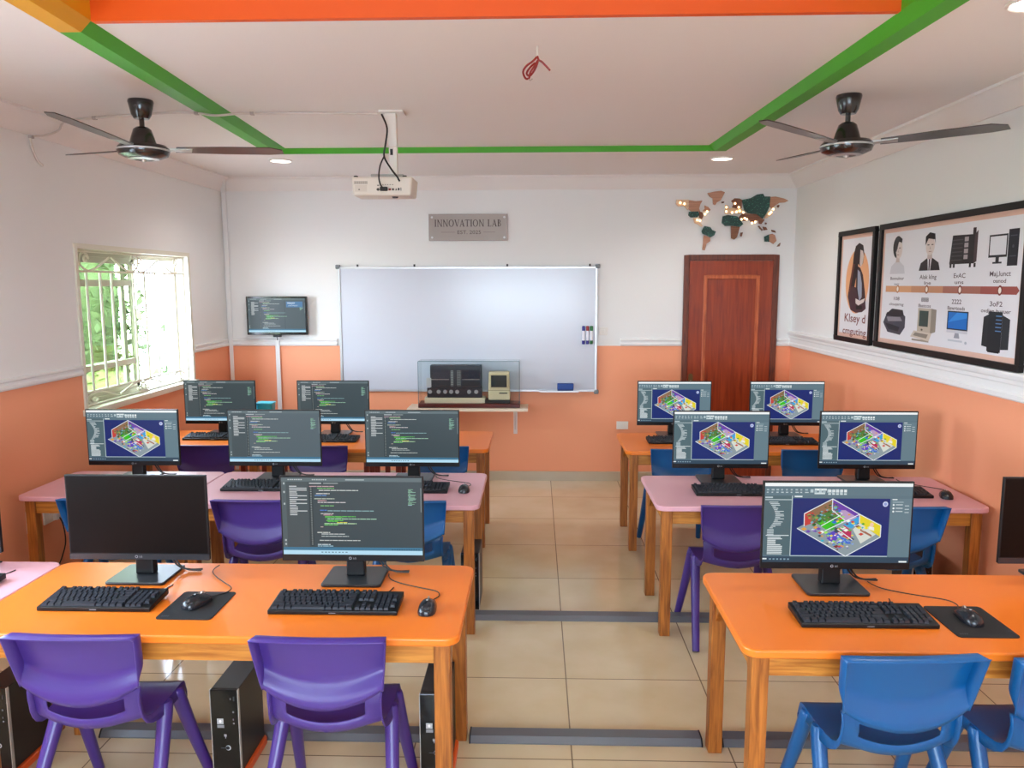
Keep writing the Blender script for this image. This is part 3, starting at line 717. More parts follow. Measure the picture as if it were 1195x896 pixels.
# ------------------------------------------------------------------ computer towers on orange trays
GT = 'desktop computer towers under the desks'
def tower():
    t = thing('computer_tower', '', 'computer', (0,0,0), 0, GT); w, d, h = .052, .255, .335
    m = MB(); m.box(-w, w, .012, d, 0, h); m.build('case', mat('tower_case_grey', '#2b2725', rough=.42, metal=.3), t, smooth=False, bevel=.003)
    m = MB(); m.box(-w, w, 0, .0118, 0, h); m.build('front_panel', M_black_gloss, t, smooth=False, bevel=.002)
    m = MB(); m.box(w-.001, w+.002, -.001, .013, 0, h); m.box(-w-.002, -w+.001, -.001, .013, 0, h); m.build('edge_trim', M_alu, t, smooth=False)
    c = Canvas(lambda x, y: (x, -.0004, y), (0,-1,0))
    c.rect(-.03,.20,-.006,.222,'#b8b9ba',1); c.oval(-.018,.211,.005,.006,'#f0f0f0',2); c.rect(-.03,.185,-.004,.197,'#8d8e90',1)
    c.rect(.022,.296,.026,.304,'#6f7074',1); c.rect(.034,.292,.040,.310,'#3c3d40'); c.rect(.03,.245,.036,.252,'#6f7074'); c.rect(.03,.20,.036,.206,'#7f8084'); c.rect(.03,.215,.034,.222,'#6f7074')
    c.rect(-.006,.150,.004,.160,'#9a9b9e'); c.rect(-.002,.143,.001,.152,'#9a9b9e'); c.oval(.008,.105,.010,.010,'#b7b8bb'); c.oval(.006,.105,.0075,.0075,'#0c0c0f',2); c.rect(-.02,.103,-.004,.106,'#4a4b4f',1)
    c.build('port_panel', t)
    m = MB().tube(smoothpath([(-.02,d,.28),(-.02,d+.008,.30),(-.03,d+.012,.36),(-.05,d+.012,.385)], 5), .004, 6); m.build('cable', M_cable, t)
    return t
tw = tower(); ut = [False]
M_tray = mat('tray_orange_plastic', '#e05a20', rough=.4)
GTr = 'orange trays under the computer towers'
for x, y, lab, tr in ((-1.158, 2.69, 'black computer tower between the two purple front chairs', 1), (-.372, 2.68, 'black computer tower beside the aisle leg of the orange front table', 1),
                      (-2.03, 2.68, 'computer tower at the left photo edge, showing its grey side', 1), (-.372, 4.27, 'black computer tower under the aisle end of the left pink table', 0), (2.18, 4.27, 'black computer tower behind the blue chair near the right wall', 0)):
    place(tw, ut, (x, y, .03 if tr else 0), lab, GT)
    if tr:
        m = MB(); m.prism(rrect(-.065,.065,-.03,.26,.02), 'z', .0005, .0298)
        tag(m.build('tower_tray', M_tray, loc=(x, y, 0), bevel=.004), {-1.158: 'orange tray under the tower between the purple front chairs', -.372: 'orange tray under the tower beside the aisle leg', -2.03: 'orange tray under the tower at the left photo edge'}[x], 'tray', GTr)

# ------------------------------------------------------------------ floor cable trunking
GF = 'grey floor cable covers'
def floor_trunk(x0, x1, y0, y1, lab):
    t = thing('floor_trunking', lab, 'cable cover', ((x0+x1)/2, (y0+y1)/2, 0), 0, GF); w, d = (x1-x0)/2, (y1-y0)/2
    MB().prism([(-d,.0),(d,.0),(d,.006),(d*.62,.026),(-d*.62,.026),(-d,.006)], 'x', -w, w).build('cover', M_trunk, t, smooth=False)
    for s in (-1, 1):
        a = sorted((s*w, s*(w+.006))); MB().prism([(-d-.001,.0),(d+.001,.0),(d+.001,.007),(d*.63,.028),(-d*.63,.028),(-d-.001,.007)], 'x', *a).build('end_cap', M_black, t, smooth=False)
floor_trunk(-2.85, 2.32, 4.125, 4.225, 'long grey floor trunking crossing the aisle between the middle tables')
floor_trunk(-1.80, -.36, 2.955, 3.05, 'grey floor trunking under the orange left front table')
floor_trunk(-.262, .675, 2.955, 3.05, 'grey floor trunking crossing the aisle nearest the camera')
floor_trunk(.765, 2.23, 2.955, 3.05, 'grey floor trunking under the right front table')

# ------------------------------------------------------------------ back wall: whiteboard and what hangs on it
M_board = mat('whiteboard_enamel', '#c6c9d4', rough=.22, spec=.5)
bx0, bx1, bz0, bz1 = -1.83, .57, .857, 2.02
t = thing('whiteboard', 'large blank whiteboard with silver frame in the middle of the back wall', 'whiteboard', ((bx0+bx1)/2, YB, bz0))
w, h = (bx1-bx0)/2, bz1-bz0
MB().box(-w+.006, w-.006, -.022, -.004, .006, h-.006).build('panel', M_board, t, smooth=False)
m = MB()
for a in ((-w, w, 0, .02), (-w, w, h-.02, h)): m.box(a[0], a[1], -.03, -.001, a[2], a[3])
for a in ((-w, -w+.02), (w-.02, w)): m.box(a[0], a[1], -.03, -.001, .02, h-.02)
m.build('frame', M_alu, t, smooth=False, bevel=.003)
for sx in (-1, 1):
    for z in (0, h):
        m = MB(); m.box(sx*w-.022, sx*w+.022, -.034, -.0005, z-.02, z+.02); m.build('corner_cap', mat('corner_grey', '#77797d', rough=.5), t, smooth=False, bevel=.008)
for px in (-1.65, -1.12, -.26, .50):
    m = MB(); m.box(px-.008-(bx0+bx1)/2, px+.008-(bx0+bx1)/2, -.012, -.001, h, h+.022); m.build('hanger', mat('hanger_dark', '#2b2623', rough=.5), t, smooth=False)
tr0, tr1 = .04-(bx0+bx1)/2, .40-(bx0+bx1)/2
m = MB(); m.prism([(-.03,.004),(-.095,.004),(-.095,.018),(-.09,.018),(-.09,.009),(-.03,.009)], 'x', tr0, tr1); m.build('pen_tray', M_alu, t, smooth=False)
GMk = 'whiteboard markers'
for x, cap, lab in ((.445, '#2b2680', 'whiteboard marker with blue caps, leftmost of the three'), (.482, '#8f1f24', 'whiteboard marker with a red cap, middle of the three'), (.518, '#1f6a35', 'whiteboard marker with green caps, rightmost of the three')):
    t = thing('marker_pen', lab, 'marker', (x, YB-.046, 1.39), 0, GMk); y = 0
    MB().lathe([(0,-.06),(.0125,-.06),(.0125,.06),(0,.06)], n=16).build('barrel', mat('marker_white', '#eceaf2', rough=.4), t)
    MB().lathe([(0,.04),(.0145,.04),(.0145,.078),(.011,.084),(0,.084)], n=16).build('cap', mat('cap'+cap, cap, rough=.4), t)
    c2 = '#2b2680' if 'red' in lab else cap
    MB().lathe([(0,-.084),(.013,-.084),(.0145,-.078),(.0145,-.05),(0,-.05)], n=16).build('end_plug', mat('cap'+c2, c2, rough=.4), t)
    MB().box(-.004, .004, .0126, .0155, -.02, .02).build('magnet', M_black, t, smooth=False)
t = thing('board_eraser', 'dark blue board eraser on the whiteboard pen tray', 'eraser', (.28, YB-.063, bz0+.0095))
MB().box(-.075, .075, -.024, .024, .018, .075).build('body', mat('eraser_blue', '#14408f', rough=.5), t, smooth=False, bevel=.005)
MB().box(-.073, .073, -.022, .022, 0, .0178).build('felt', mat('eraser_felt', '#3b4f7c', rough=.95), t, smooth=False)

# sockets and switches
def socket(label, loc, axis, plug=False, w=.075, h=.075):
    t = thing('wall_socket', label, 'socket', loc, {'y': 0, 'xl': PI/2, 'xr': -PI/2}[axis])
    MB().box(-w/2, w/2, -.012, -.0005, 0, h).build('plate', M_plastic_white, t, smooth=False, bevel=.003)
    MB().box(-w*.18, w*.18, -.0165, -.0118, h*.25, h*.72).build('rocker', M_plastic_white, t, smooth=False, bevel=.002)
    if plug:
        MB().box(w*.02, w*.42, -.045, -.0168, h*.12, h*.6).build('plug', M_plastic_white, t, smooth=False, bevel=.004)
        MB().tube(smoothpath([(w*.2,-.045,h*.25),(w*.25,-.06,-.03),(w*.45,-.05,-.14),(w*.25,-.04,-.22),(w*.05,-.03,-.27)], 5), .004, 6).build('cord', M_cable, t)
socket('small white switch on the back wall right of the whiteboard', (.63, YB, 1.385), 'y')
socket('white socket on the back wall behind the right back table', (.82, YB, .50), 'y', w=.11)
socket('white socket with plug and black cord low on the left wall', (XL, 4.42, .455), 'xl', plug=True, w=.13, h=.09)
socket('narrow white switch plate on the left wall before the pink table leg', (XL, 4.235, .45), 'xl', w=.055, h=.13)

# wall plaque
t = thing('wall_plaque', 'brushed steel plaque reading INNOVATION LAB above the whiteboard', 'sign', (-.618, YB, 2.254)); w, h = .362, .242
MB().box(-w, w, -.02, -.001, 0, h).build('plate', mat('plaque_steel', '#93867f', rough=.45, metal=.4, noise=(2,.12)), t, smooth=False, bevel=.002)
def serif_word(word, H):
    L = {}; T, S = .15, .085
    def stem(x, wd): return [[(x,0),(x+wd,0),(x+wd,1),(x,1)], [(x-.07,0),(x+wd+.07,0),(x+wd+.07,.05),(x-.07,.05)], [(x-.07,.95),(x+wd+.07,.95),(x+wd+.07,1),(x-.07,1)]]
    def ring(cx, cy, rx, ry, tx, ty, a0=0, a1=2*PI, n=28):
        o = []
        for k in range(n):
            a, b = a0+(a1-a0)*k/n, a0+(a1-a0)*(k+1)/n
            o.append([(cx+rx*math.cos(a),cy+ry*math.sin(a)),(cx+rx*math.cos(b),cy+ry*math.sin(b)),(cx+(rx-tx)*math.cos(b),cy+(ry-ty)*math.sin(b)),(cx+(rx-tx)*math.cos(a),cy+(ry-ty)*math.sin(a))])
        return o
    L['I'] = (.36, stem(.11, T)); L['N'] = (.88, stem(.12, S)+stem(.70, S)+[[(.06,1),(.22,1),(.78,0),(.68,0)]])
    L['O'] = (.90, ring(.44,.5,.42,.52,.14,.06)); L['V'] = (.78, [[(.04,1),(.20,1),(.47,0),(.37,0)],[(.66,1),(.73,1),(.45,0),(.39,0)],[(-.02,.95),(.27,.95),(.27,1),(-.02,1)],[(.58,.95),(.81,.95),(.81,1),(.58,1)]])
    L['A'] = (.78, [[(.06,0),(.13,0),(.42,1),(.36,1)],[(.32,1),(.44,1),(.74,0),(.57,0)],[(.2,.3),(.6,.3),(.6,.36),(.2,.36)],[(-.02,0),(.22,0),(.22,.05),(-.02,.05)],[(.5,0),(.81,0),(.81,.05),(.5,.05)]])
    L['T'] = (.78, [[(.32,0),(.45,0),(.45,1),(.32,1)],[(.24,0),(.53,0),(.53,.05),(.24,.05)],[(.02,.93),(.76,.93),(.76,1),(.02,1)],[(.02,.8),(.07,.8),(.07,1),(.02,1)],[(.71,.8),(.76,.8),(.76,1),(.71,1)]])
    L['L'] = (.68, stem(.12, T)+[[(.12,0),(.62,0),(.62,.06),(.12,.06)],[(.57,0),(.62,0),(.62,.22),(.57,.22)]])
    L['B'] = (.70, stem(.12, T)+ring(.25,.75,.30,.25,.11,.05,-PI/2,PI/2,12)+ring(.25,.27,.36,.27,.12,.05,-PI/2,PI/2,12))
    x = 0; out = []
    for ch in word:
        if ch == ' ': x += .45; continue
        wd, ps = L[ch]
        out += [[(px+x, py) for px, py in p] for p in ps]; x += wd+.06
    return [[(px*H, py*H) for px, py in p] for p in out], x*H
c = Canvas(lambda x, y: (x, -.0202, y), (0,-1,0)); c.layer = 1
ps, tw_ = serif_word('INNOVATION LAB', .062); k = .62/tw_
for p in ps: c.poly([((px-tw_/2)*k, .128+py) for px, py in p], '#3a2c29')
c.text('EST. 2025', .01, .078, .034, '#4a3b37', width=.215, layer=1, down=False); c.rect(-.25,.076,-.12,.079,'#6a5c56'); c.rect(.14,.076,.25,.079,'#6a5c56'); c.build('lettering', t)
for sx in (-1, 1):
    for z in (.03, h-.03): MB().lathe([(0,-.026),(.009,-.025),(.010,-.0195),(0,-.0195)], axis='y', n=12).build('screw', M_steel, t, loc=(sx*(w-.03), 0, z))

# small wall-mounted screen with its trunking
t = thing('wall_screen', 'small black screen showing code mounted on the back wall left of the whiteboard', 'television', (-2.398, YB, 1.394), 0); w, h = .284, .356
MB().box(-w, w, -.085, -.055, 0, h).build('panel', M_black_gloss, t, smooth=False, bevel=.003)
MB().box(-.08, .08, -.054, -.001, .12, .24).build('mount', M_dark, t, smooth=False)
code_screen(-.0852, 11, '#4a565d', .535, .312, .026, True).build('screen', t)
MB().box(-.04, .03, -.09, -.06, -.02, -.0005).build('sensor', M_black, t, smooth=False)
GTk = 'white wall cable trunking'
t = thing('wall_trunking', 'white cable trunking running down from the small wall screen', 'trunking', (-2.424, YB, .1), 0, GTk)
MB().box(-.02, .02, -.025, -.013, 0, 1.24).build('cover', M_trim, t, smooth=False, bevel=.002)
MB().tube(smoothpath([(.0,-.02,1.238),(.01,-.045,1.262),(.0,-.06,1.285)], 4), .004, 6).build('cable', M_cable, t)
t = thing('wall_trunking', 'tall white cable trunking in the left back corner, floor to cornice', 'trunking', (-2.862, YB, .1), 0, GTk)
MB().box(-.018, .018, -.03, -.023, 0, 2.605).build('cover', M_trim, t, smooth=False, bevel=.002)
MB().hexa([(-.022,-.035,2.60),(.022,-.035,2.60),(.022,-.02,2.60),(-.022,-.02,2.60)], [(.02,-.20,2.722),(.065,-.20,2.722),(.065,-.15,2.722),(.02,-.15,2.722)]).build('elbow', M_trim, t, smooth=False)

# shelf, glass case and the old computers in it
t = thing('wall_shelf', 'cream wooden shelf on white brackets below the whiteboard', 'shelf', (-.617, YB, .712))
MB().box(-.55, .55, -.30, -.001, 0, .026).build('board', mat('shelf_cream', '#e3cfb8', rough=.5), t, smooth=False, bevel=.002)
for x in (-.40, .43):
    m = MB(); m.box(x-.018, x+.018, -.006, -.001, -.26, -.0005); m.box(x-.018, x+.018, -.24, -.006, -.006, -.0005)
    m.hexa([(x-.004,-.02,-.20),(x+.004,-.02,-.20),(x+.004,-.006,-.22),(x-.004,-.006,-.22)], [(x-.004,-.2,-.006),(x+.004,-.2,-.006),(x+.004,-.17,-.006),(x-.004,-.17,-.006)])
    m.build('bracket', mat('bracket_white', '#d8c8c2', rough=.4, metal=.2), t, smooth=False)
CZ = .738
t = thing('display_case', 'clear glass display case on a dark wood base on the shelf', 'display case', (-.605, 7.095, CZ)); w, d, h = .465, .105, .424
MB().box(-w, w, -d, d, .0005, .038).build('base', wood('case_wood', '#3a120c', '#6a241a', 'x', .3), t, smooth=False, bevel=.004)
m = MB(); e_ = .004; w2, d2 = w-.004, d-.004
m.box(-w2, w2, -d2, -d2+e_, .0385, h); m.box(-w2, w2, d2-e_, d2, .0385, h); m.box(-w2, -w2+e_, -d2+e_, d2-e_, .0385, h); m.box(w2-e_, w2, -d2+e_, d2-e_, .0385, h); m.box(-w2, w2, -d2, d2, h, h+e_)
m.build('glass_cover', glass('case_glass', '#fbfdfd'), t, smooth=False)
m = MB()
for sx in (-1, 1):
    m.box(sx*w2-.0025, sx*w2+.0025, -d2-.001, -d2+.003, .0385, h)
m.box(-w2, w2, -d2-.001, -d2+.003, h, h+.006); m.build('glass_edge', mat('glass_edge_green', '#5c7478', rough=.2), t, smooth=False)
cz = CZ+.0385
t = thing('model_mainframe', 'black old mainframe model with dials on a cream plinth inside the glass case', 'computer', (-.73, 7.10, cz))
MB().box(-.285, .27, -.075, .075, 0, .05).build('plinth', mat('plinth_cream', '#dccbab', rough=.5), t, smooth=False, bevel=.003)
MB().box(-.235, .235, -.04, .06, .0505, .345).build('cabinet', mat('mainframe_black', '#15131d', rough=.35), t, smooth=False, bevel=.003)
m = MB(); m.box(-.262, .245, -.062, -.0405, .0505, .14); m.build('control_desk', mat('mainframe_black', '#15131d'), t, smooth=False, bevel=.003)
c = Canvas(lambda x, y: (x, -.0402, y), (0,-1,0)); rnd = random.Random(5)
c.rect(-.045,.155,-.022,.30,'#8a8a86',1); c.rect(.012,.155,.045,.30,'#6f706c')
for k in range(9): c.rect(-.043,.16+k*.016,-.024,.166+k*.016,'#3a3a3c',2); c.rect(.015,.16+k*.016,.042,.166+k*.016,'#3a3a3c')
for k in range(10): c.rect(-.21+k*.016,.215,-.204+k*.016,.30,'#2a2838',1)
c.rect(.06,.15,.22,.20,'#2b2526',1); c.rect(.06,.21,.22,.30,'#201d2a'); c.build('panel_face', t)
MB().tube([(-.24,-.052,.217),(-.06,-.052,.217)], .0035, 6).build('rod', M_steel, t); MB().tube([(.06,-.052,.217),(.22,-.052,.217)], .0035, 6).build('rod', M_steel, t)
for x in (-.235, -.155, -.095, -.04, .015, .125, .19):
    MB().lathe([(0,-.068),(.017,-.068),(.019,-.063),(.019,-.0622)], axis='y', n=16).build('dial', mat('dial_grey', '#9a9798', rough=.4), t, loc=(x, 0, .105))
MB().box(-.268, -.225, -.05, -.0425, .145, .23).build('tape_arm', M_steel, t, smooth=False)
t = thing('retro_computer', 'small cream compact computer on a black plinth inside the glass case', 'computer', (-.33, 7.095, cz))
MB().box(-.13, .10, -.075, .075, 0, .03).build('plinth', mat('plinth_black', '#221a18', rough=.3), t, smooth=False, bevel=.003)
M_beige = mat('computer_beige', '#d3c39c', rough=.5)
MB().hexa([(-.102,-.06,.0305),(.098,-.06,.0305),(.098,.07,.0305),(-.102,.07,.0305)], [(-.095,-.05,.285),(.091,-.05,.285),(.091,.05,.285),(-.095,.05,.285)]).build('body', M_beige, t, smooth=False, bevel=.006)
MB().box(-.088, .084, -.066, -.056, .135, .27).build('bezel', mat('computer_beige_deep', '#c6b48b', rough=.5), t, smooth=False, bevel=.004)
MB().box(-.074, .070, -.0675, -.0662, .148, .258).build('crt_screen', mat('crt_glass', '#2e3431', rough=.15), t, smooth=False)
MB().box(.0, .075, -.0625, -.058, .088, .098).build('floppy_slot', M_black, t, smooth=False); MB().box(-.102, .098, -.063, -.0585, .118, .122).build('groove', mat('groove_brown', '#8f8060', rough=.6), t, smooth=False)

# ---- door in the back wall
M_door = wood('door_mahogany', '#7a270d', '#9c3d18', 'z', .3, 5., .2); M_doorf = wood('door_frame_wood', '#4a2114', '#7a3a22', 'z', .4); M_mould = wood('door_moulding_wood', '#9a4424', '#c4683c', 'z', .35)
e = bpy.data.objects.new('door_1', None); COL.objects.link(e); e.location = ((DX0+DX1)/2, YB, 0); struct(e); w = (DX1-DX0)/2
m = MB(); m.box(-w, -w+.05, -.03, -.0005, 0, DZ); m.box(w-.05, w, -.03, -.0005, 0, DZ); m.box(-w+.05, w-.05, -.03, -.0005, DZ-.05, DZ); m.build('frame', M_doorf, e, smooth=False, bevel=.004)
MB().box(-w+.052, w-.052, -.022, -.0005, .005, DZ-.052).build('leaf', M_door, e, smooth=False)
m = MB(); a0, a1, z0, z1, q = -w+.195, w-.185, .22, DZ-.185, .016
m.box(a0-q, a0+q, -.034, -.0225, z0, z1); m.box(a1-q, a1+q, -.034, -.0225, z0, z1); m.box(a0+q, a1-q, -.034, -.0225, z1-2*q, z1); m.box(a0+q, a1-q, -.034, -.0225, z0, z0+2*q); m.build('moulding', M_mould, e, smooth=False, bevel=.005)
h_ = MB().prism(rrect(-w+.065, -w+.105, .80, 1.03, .019), 'y', -.030, -.0225).build('handle_plate', mat('brass_aged', '#7b6440', rough=.35, metal=.7), e, smooth=False)
MB().tube(smoothpath([(-w+.085,-.03,.96),(-w+.085,-.06,.96),(-w+.10,-.068,.96),(-w+.20,-.068,.958)], 4), .008, 8).build('handle', M_steel, h_)

# ---- world map of wood and circuit boards over the door
def wx(X): return 1.272+(780+X/8.24-789)*.007865
def wz(Y): return 2.683-(215+Y/8.24-224)*.0077
OX, OZ = 1.78, 2.40
t = thing('world_map', 'wooden and green circuit board world map with glowing lights above the door', 'wall art', (OX, YB, OZ))
def circuit():
    m = mat('map_circuit_green', '#1d4a3c', rough=.4)
    nt = m.node_tree; b = nt.nodes['Principled BSDF']; tc = nt.nodes.new('ShaderNodeTexCoord'); v = nt.nodes.new('ShaderNodeTexVoronoi'); v.distance = 'MANHATTAN'; v.inputs['Scale'].default_value = 75
    r = nt.nodes.new('ShaderNodeValToRGB'); r.color_ramp.elements[0].color = lin('#6fc0a0'); r.color_ramp.elements[1].color = lin('#17403a'); r.color_ramp.elements[0].position = .12; r.color_ramp.elements[1].position = .42
    nt.links.new(tc.outputs['Object'], v.inputs['Vector']); nt.links.new(v.outputs['Distance'], r.inputs[0]); nt.links.new(r.outputs[0], b.inputs['Base Color']); return m
MG = circuit(); MW1 = wood('map_wood_mid', '#a8745a', '#c08f74', 'x', .6); MW2 = wood('map_wood_pale', '#d2a884', '#e6c8a8', 'x', .6); MW3 = wood('map_wood_dark', '#6a3f2c', '#8a5a40', 'x', .6)
lands = [
 ([(75,150),(190,150),(195,215),(185,250),(150,210),(95,215),(70,190)], MW2), ([(190,155),(255,165),(320,160),(300,195),(290,235),(300,262),(215,262),(190,240)], MW1),
 ([(340,205),(375,220),(400,250),(370,265),(320,260),(345,235)], MW1), ([(195,265),(285,262),(292,300),(275,318),(215,320),(192,300)], MG),
 ([(292,262),(320,270),(335,300),(320,335),(295,320)], MW3), ([(235,322),(275,322),(270,350),(310,375),(330,405),(318,410),(285,385),(250,372)], MW2),
 ([(345,402),(400,412),(420,440),(455,455),(440,490),(405,510),(370,490),(330,475),(320,450)], MG), ([(340,490),(400,512),(405,545),(370,570),(355,635),(332,630),(338,560)], MW1),
 ([(365,90),(430,75),(490,68),(528,82),(510,120),(490,160),(455,178),(440,203),(420,195),(415,140),(385,120)], MW1), ([(500,172),(525,170),(520,184),(500,182)], MW3),
 ([(535,200),(560,210),(565,240),(540,245)], MW1), ([(590,165),(620,140),(665,142),(690,155),(690,235),(640,240),(600,225),(615,195)], MW3), ([(535,245),(600,230),(690,240),(705,275),(660,285),(610,275),(560,290),(535,280)], MW2),
 ([(690,155),(770,140),(830,105),(885,98),(900,125),(955,125),(950,220),(920,290),(890,335),(830,290),(750,280),(715,250)], MG), ([(955,130),(1000,125),(1085,145),(1125,165),(1095,180),(1040,185),(1010,205),(970,240),(955,215)], MW1),
 ([(920,290),(950,260),(985,280),(965,305),(925,330),(905,335)], MW2), ([(700,280),(830,292),(890,338),(910,345),(880,385),(855,380),(850,350),(815,355),(795,385),(770,350),(735,335),(730,355),(690,355),(665,320)], MW3),
 ([(515,310),(560,298),(650,310),(680,345),(710,385),(680,410),(600,400),(540,402),(508,370)], MG), ([(595,402),(678,412),(665,470),(655,510),(630,532),(600,520),(598,460)], MW3), ([(690,465),(710,462),(700,502),(685,500)], MW3),
 ([(912,505),(955,485),(960,555),(918,552)], MG), ([(958,484),(985,478),(1010,490),(1028,545),(1000,575),(962,550)], MW1), ([(1058,570),(1068,565),(1060,598),(1035,602)], MW3), ([(975,440),(1010,448),(1020,468),(985,458)], MW3),
 ([(850,405),(860,402),(895,440),(888,450)], MW3), ([(895,410),(925,415),(940,440),(905,445)], MW3), ([(1030,205),(1045,208),(1035,230),(1025,222)], MW3), ([(918,372),(932,374),(928,388),(917,385)], MW3)]
for pts, mm in lands:
    MB().prism([(wx(x)-OX, wz(y)-OZ) for x, y in pts], 'y', -.030, -.014).build('land_piece', mm, t, smooth=False)
    cx, cy = sum(p[0] for p in pts)/len(pts), sum(p[1] for p in pts)/len(pts)
    MB().lathe([(0,-.0145),(.006,-.0145),(.006,-.0005),(0,-.0005)], axis='y', n=8).build('spacer', M_dark, t, loc=(wx(cx)-OX, 0, wz(cy)-OZ))
M_led = mat('led_warm', '#ffe2b0', emit=('#ffd9a0', 4.))
for X, Y in ((110,180),(150,190),(300,350),(275,345),(345,290),(365,265),(545,225),(545,265),(625,190),(600,275),(640,270),(670,260),(705,275),(720,330),(690,340),(740,340),(790,375),(820,365),(950,290),(965,275),(985,245),(660,225)):
    MB().ell((wx(X)-OX, -.034, wz(Y)-OZ), (.010, .005, .010), 10, 6).build('light_bead', M_led, t)

# ---- posters on the right wall
M_pf = mat('poster_frame_black', '#120e0c', rough=.4, spec=.25)
def poster(label, ya, yb, z0, z1):
    t = thing('framed_poster', label, 'poster', (XR, (ya+yb)/2, z0)); w, h, q = (yb-ya)/2, z1-z0, .035
    m = MB(); m.box(-.03, -.001, -w, w, 0, q); m.box(-.03, -.001, -w, w, h-q, h); m.box(-.03, -.001, -w, -w+q, q, h-q); m.box(-.03, -.001, w-q, w, q, h-q)
    m.build('frame', M_pf, t, smooth=False, bevel=.003)
    c = Canvas(lambda a, z: (-.012, w-a, z-z0), (-1,0,0)); c.rect(q,z0+q,2*w-q,z1-q,'#dcb3a2',0); c.rect(q+.028,z0+q+.028,2*w-q-.028,z1-q-.028,'#dfdde2',1)
    MB().box(-.0118, -.002, -w+.01, w-.01, .01, h-.01).build('backing', mat('poster_backing', '#8a7a6a', rough=.8), t, smooth=False)
    return t, c
# narrow poster: long-haired woman in an old dress before an orange oval
t, c = poster('narrow framed poster of a woman in a long dress before an orange oval', 5.497, 6.145, 1.425, 2.25)
S = lambda p, k=1: [(.345+(x-1003)*.0222*.93, 2.14-(y-285)*.00615) for x, y in p]
c.oval(.352,1.875,.205,.235,'#e3a77b',2,40)
def SP(pts, col, l): c.poly(pts, col, l)
SP([(.27,2.07),(.30,2.13),(.36,2.15),(.43,2.13),(.455,2.07),(.44,2.0),(.40,1.98),(.36,2.0),(.34,1.92),(.30,1.80),(.25,1.72),(.20,1.76),(.225,1.88),(.26,1.98)], '#2c2022', 3)
SP([(.385,2.10),(.43,2.09),(.45,2.05),(.435,2.00),(.405,1.975),(.385,2.0)], '#cfc0ba', 4)
SP([(.33,1.99),(.40,1.97),(.45,1.92),(.50,1.80),(.52,1.72),(.44,1.70),(.38,1.72),(.34,1.80)], '#3a2328', 3)
SP([(.355,1.96),(.40,1.94),(.44,1.86),(.45,1.76),(.41,1.73),(.37,1.82)], '#9aa0b2', 5)
SP([(.20,1.76),(.26,1.84),(.34,1.83),(.39,1.72),(.52,1.72),(.53,1.68),(.47,1.655),(.36,1.645),(.26,1.665)], '#4a3038', 4)
SP([(.345,1.75),(.42,1.735),(.51,1.755),(.49,1.725),(.40,1.70),(.35,1.715)], '#d8cdc8', 6); SP([(.36,1.70),(.46,1.70),(.47,1.675),(.36,1.67)], '#1c1618', 6)
SP([(.26,2.0),(.235,1.9),(.215,1.80),(.235,1.79),(.27,1.92),(.30,2.0)], '#6a3a30', 5)
c.text('Klsey d', .345, 1.607, .062, '#7a3b34', width=.37, layer=3, down=False, bold=.01); c.text('cmguting', .345, 1.51, .052, '#7a3b34', width=.42, down=False, bold=.01)
c.build('print', t)
# wide timeline poster
t, c = poster('wide framed timeline poster with portraits and old computers on the right wall', 3.80, 5.425, 1.43, 2.252)
A0 = 5.425
def P_(y): return A0-y
def face(cx, z0, z1, w, male):
    h = z1-z0
    SP([(cx-w*.5,z0),(cx-w*.42,z0+h*.2),(cx-w*.12,z0+h*.33),(cx+w*.12,z0+h*.33),(cx+w*.42,z0+h*.2),(cx+w*.5,z0)], '#2d2426' if male else '#c9c6cc', 3)
    if male:
        SP([(cx-w*.1,z0+h*.34),(cx+w*.1,z0+h*.34),(cx+w*.05,z0),(cx-w*.05,z0)], '#e6e2e4', 4); SP([(cx-w*.035,z0+h*.3),(cx+w*.035,z0+h*.3),(cx+w*.03,z0),(cx-w*.03,z0)], '#4a3a44', 5)
    SP([(cx-w*.12,z0+h*.30),(cx+w*.12,z0+h*.30),(cx+w*.1,z0+h*.48),(cx-w*.1,z0+h*.48)], '#c0afaa', 5)
    if not male: c.oval(cx-w*.06, z0+h*.70, w*.30, h*.29, '#2a2325', 4)
    c.oval(cx+w*(.0 if male else .06), z0+h*.64, w*.21, h*.24, '#d5c6c0', 6)
    if male: SP([(cx-w*.24,z0+h*.66),(cx-w*.24,z0+h*.9),(cx-w*.05,z0+h*1.0),(cx+w*.2,z0+h*.95),(cx+w*.25,z0+h*.66),(cx+w*.2,z0+h*.8),(cx-w*.1,z0+h*.84)], '#221c1e', 7)
    else: SP([(cx-w*.26,z0+h*.5),(cx-w*.22,z0+h*.88),(cx,z0+h*.99),(cx+w*.24,z0+h*.9),(cx+w*.22,z0+h*.8),(cx+w*.02,z0+h*.84),(cx-w*.1,z0+h*.6)], '#2a2325', 7)
    for s in (-.09, .10): c.rect(cx+w*(s-.045), z0+h*.66, cx+w*(s+.045), z0+h*.685, '#3a2d2e', 8)
    SP([(cx+w*.0,z0+h*.64),(cx+w*.03,z0+h*.56),(cx-w*.02,z0+h*.56)], '#a8948e', 8); c.rect(cx-w*.06, z0+h*.49, cx+w*.07, z0+h*.505, '#8a5a58', 8)
face(P_(5.165), 1.92, 2.165, .21, False); face(P_(4.755), 1.935, 2.16, .25, True)
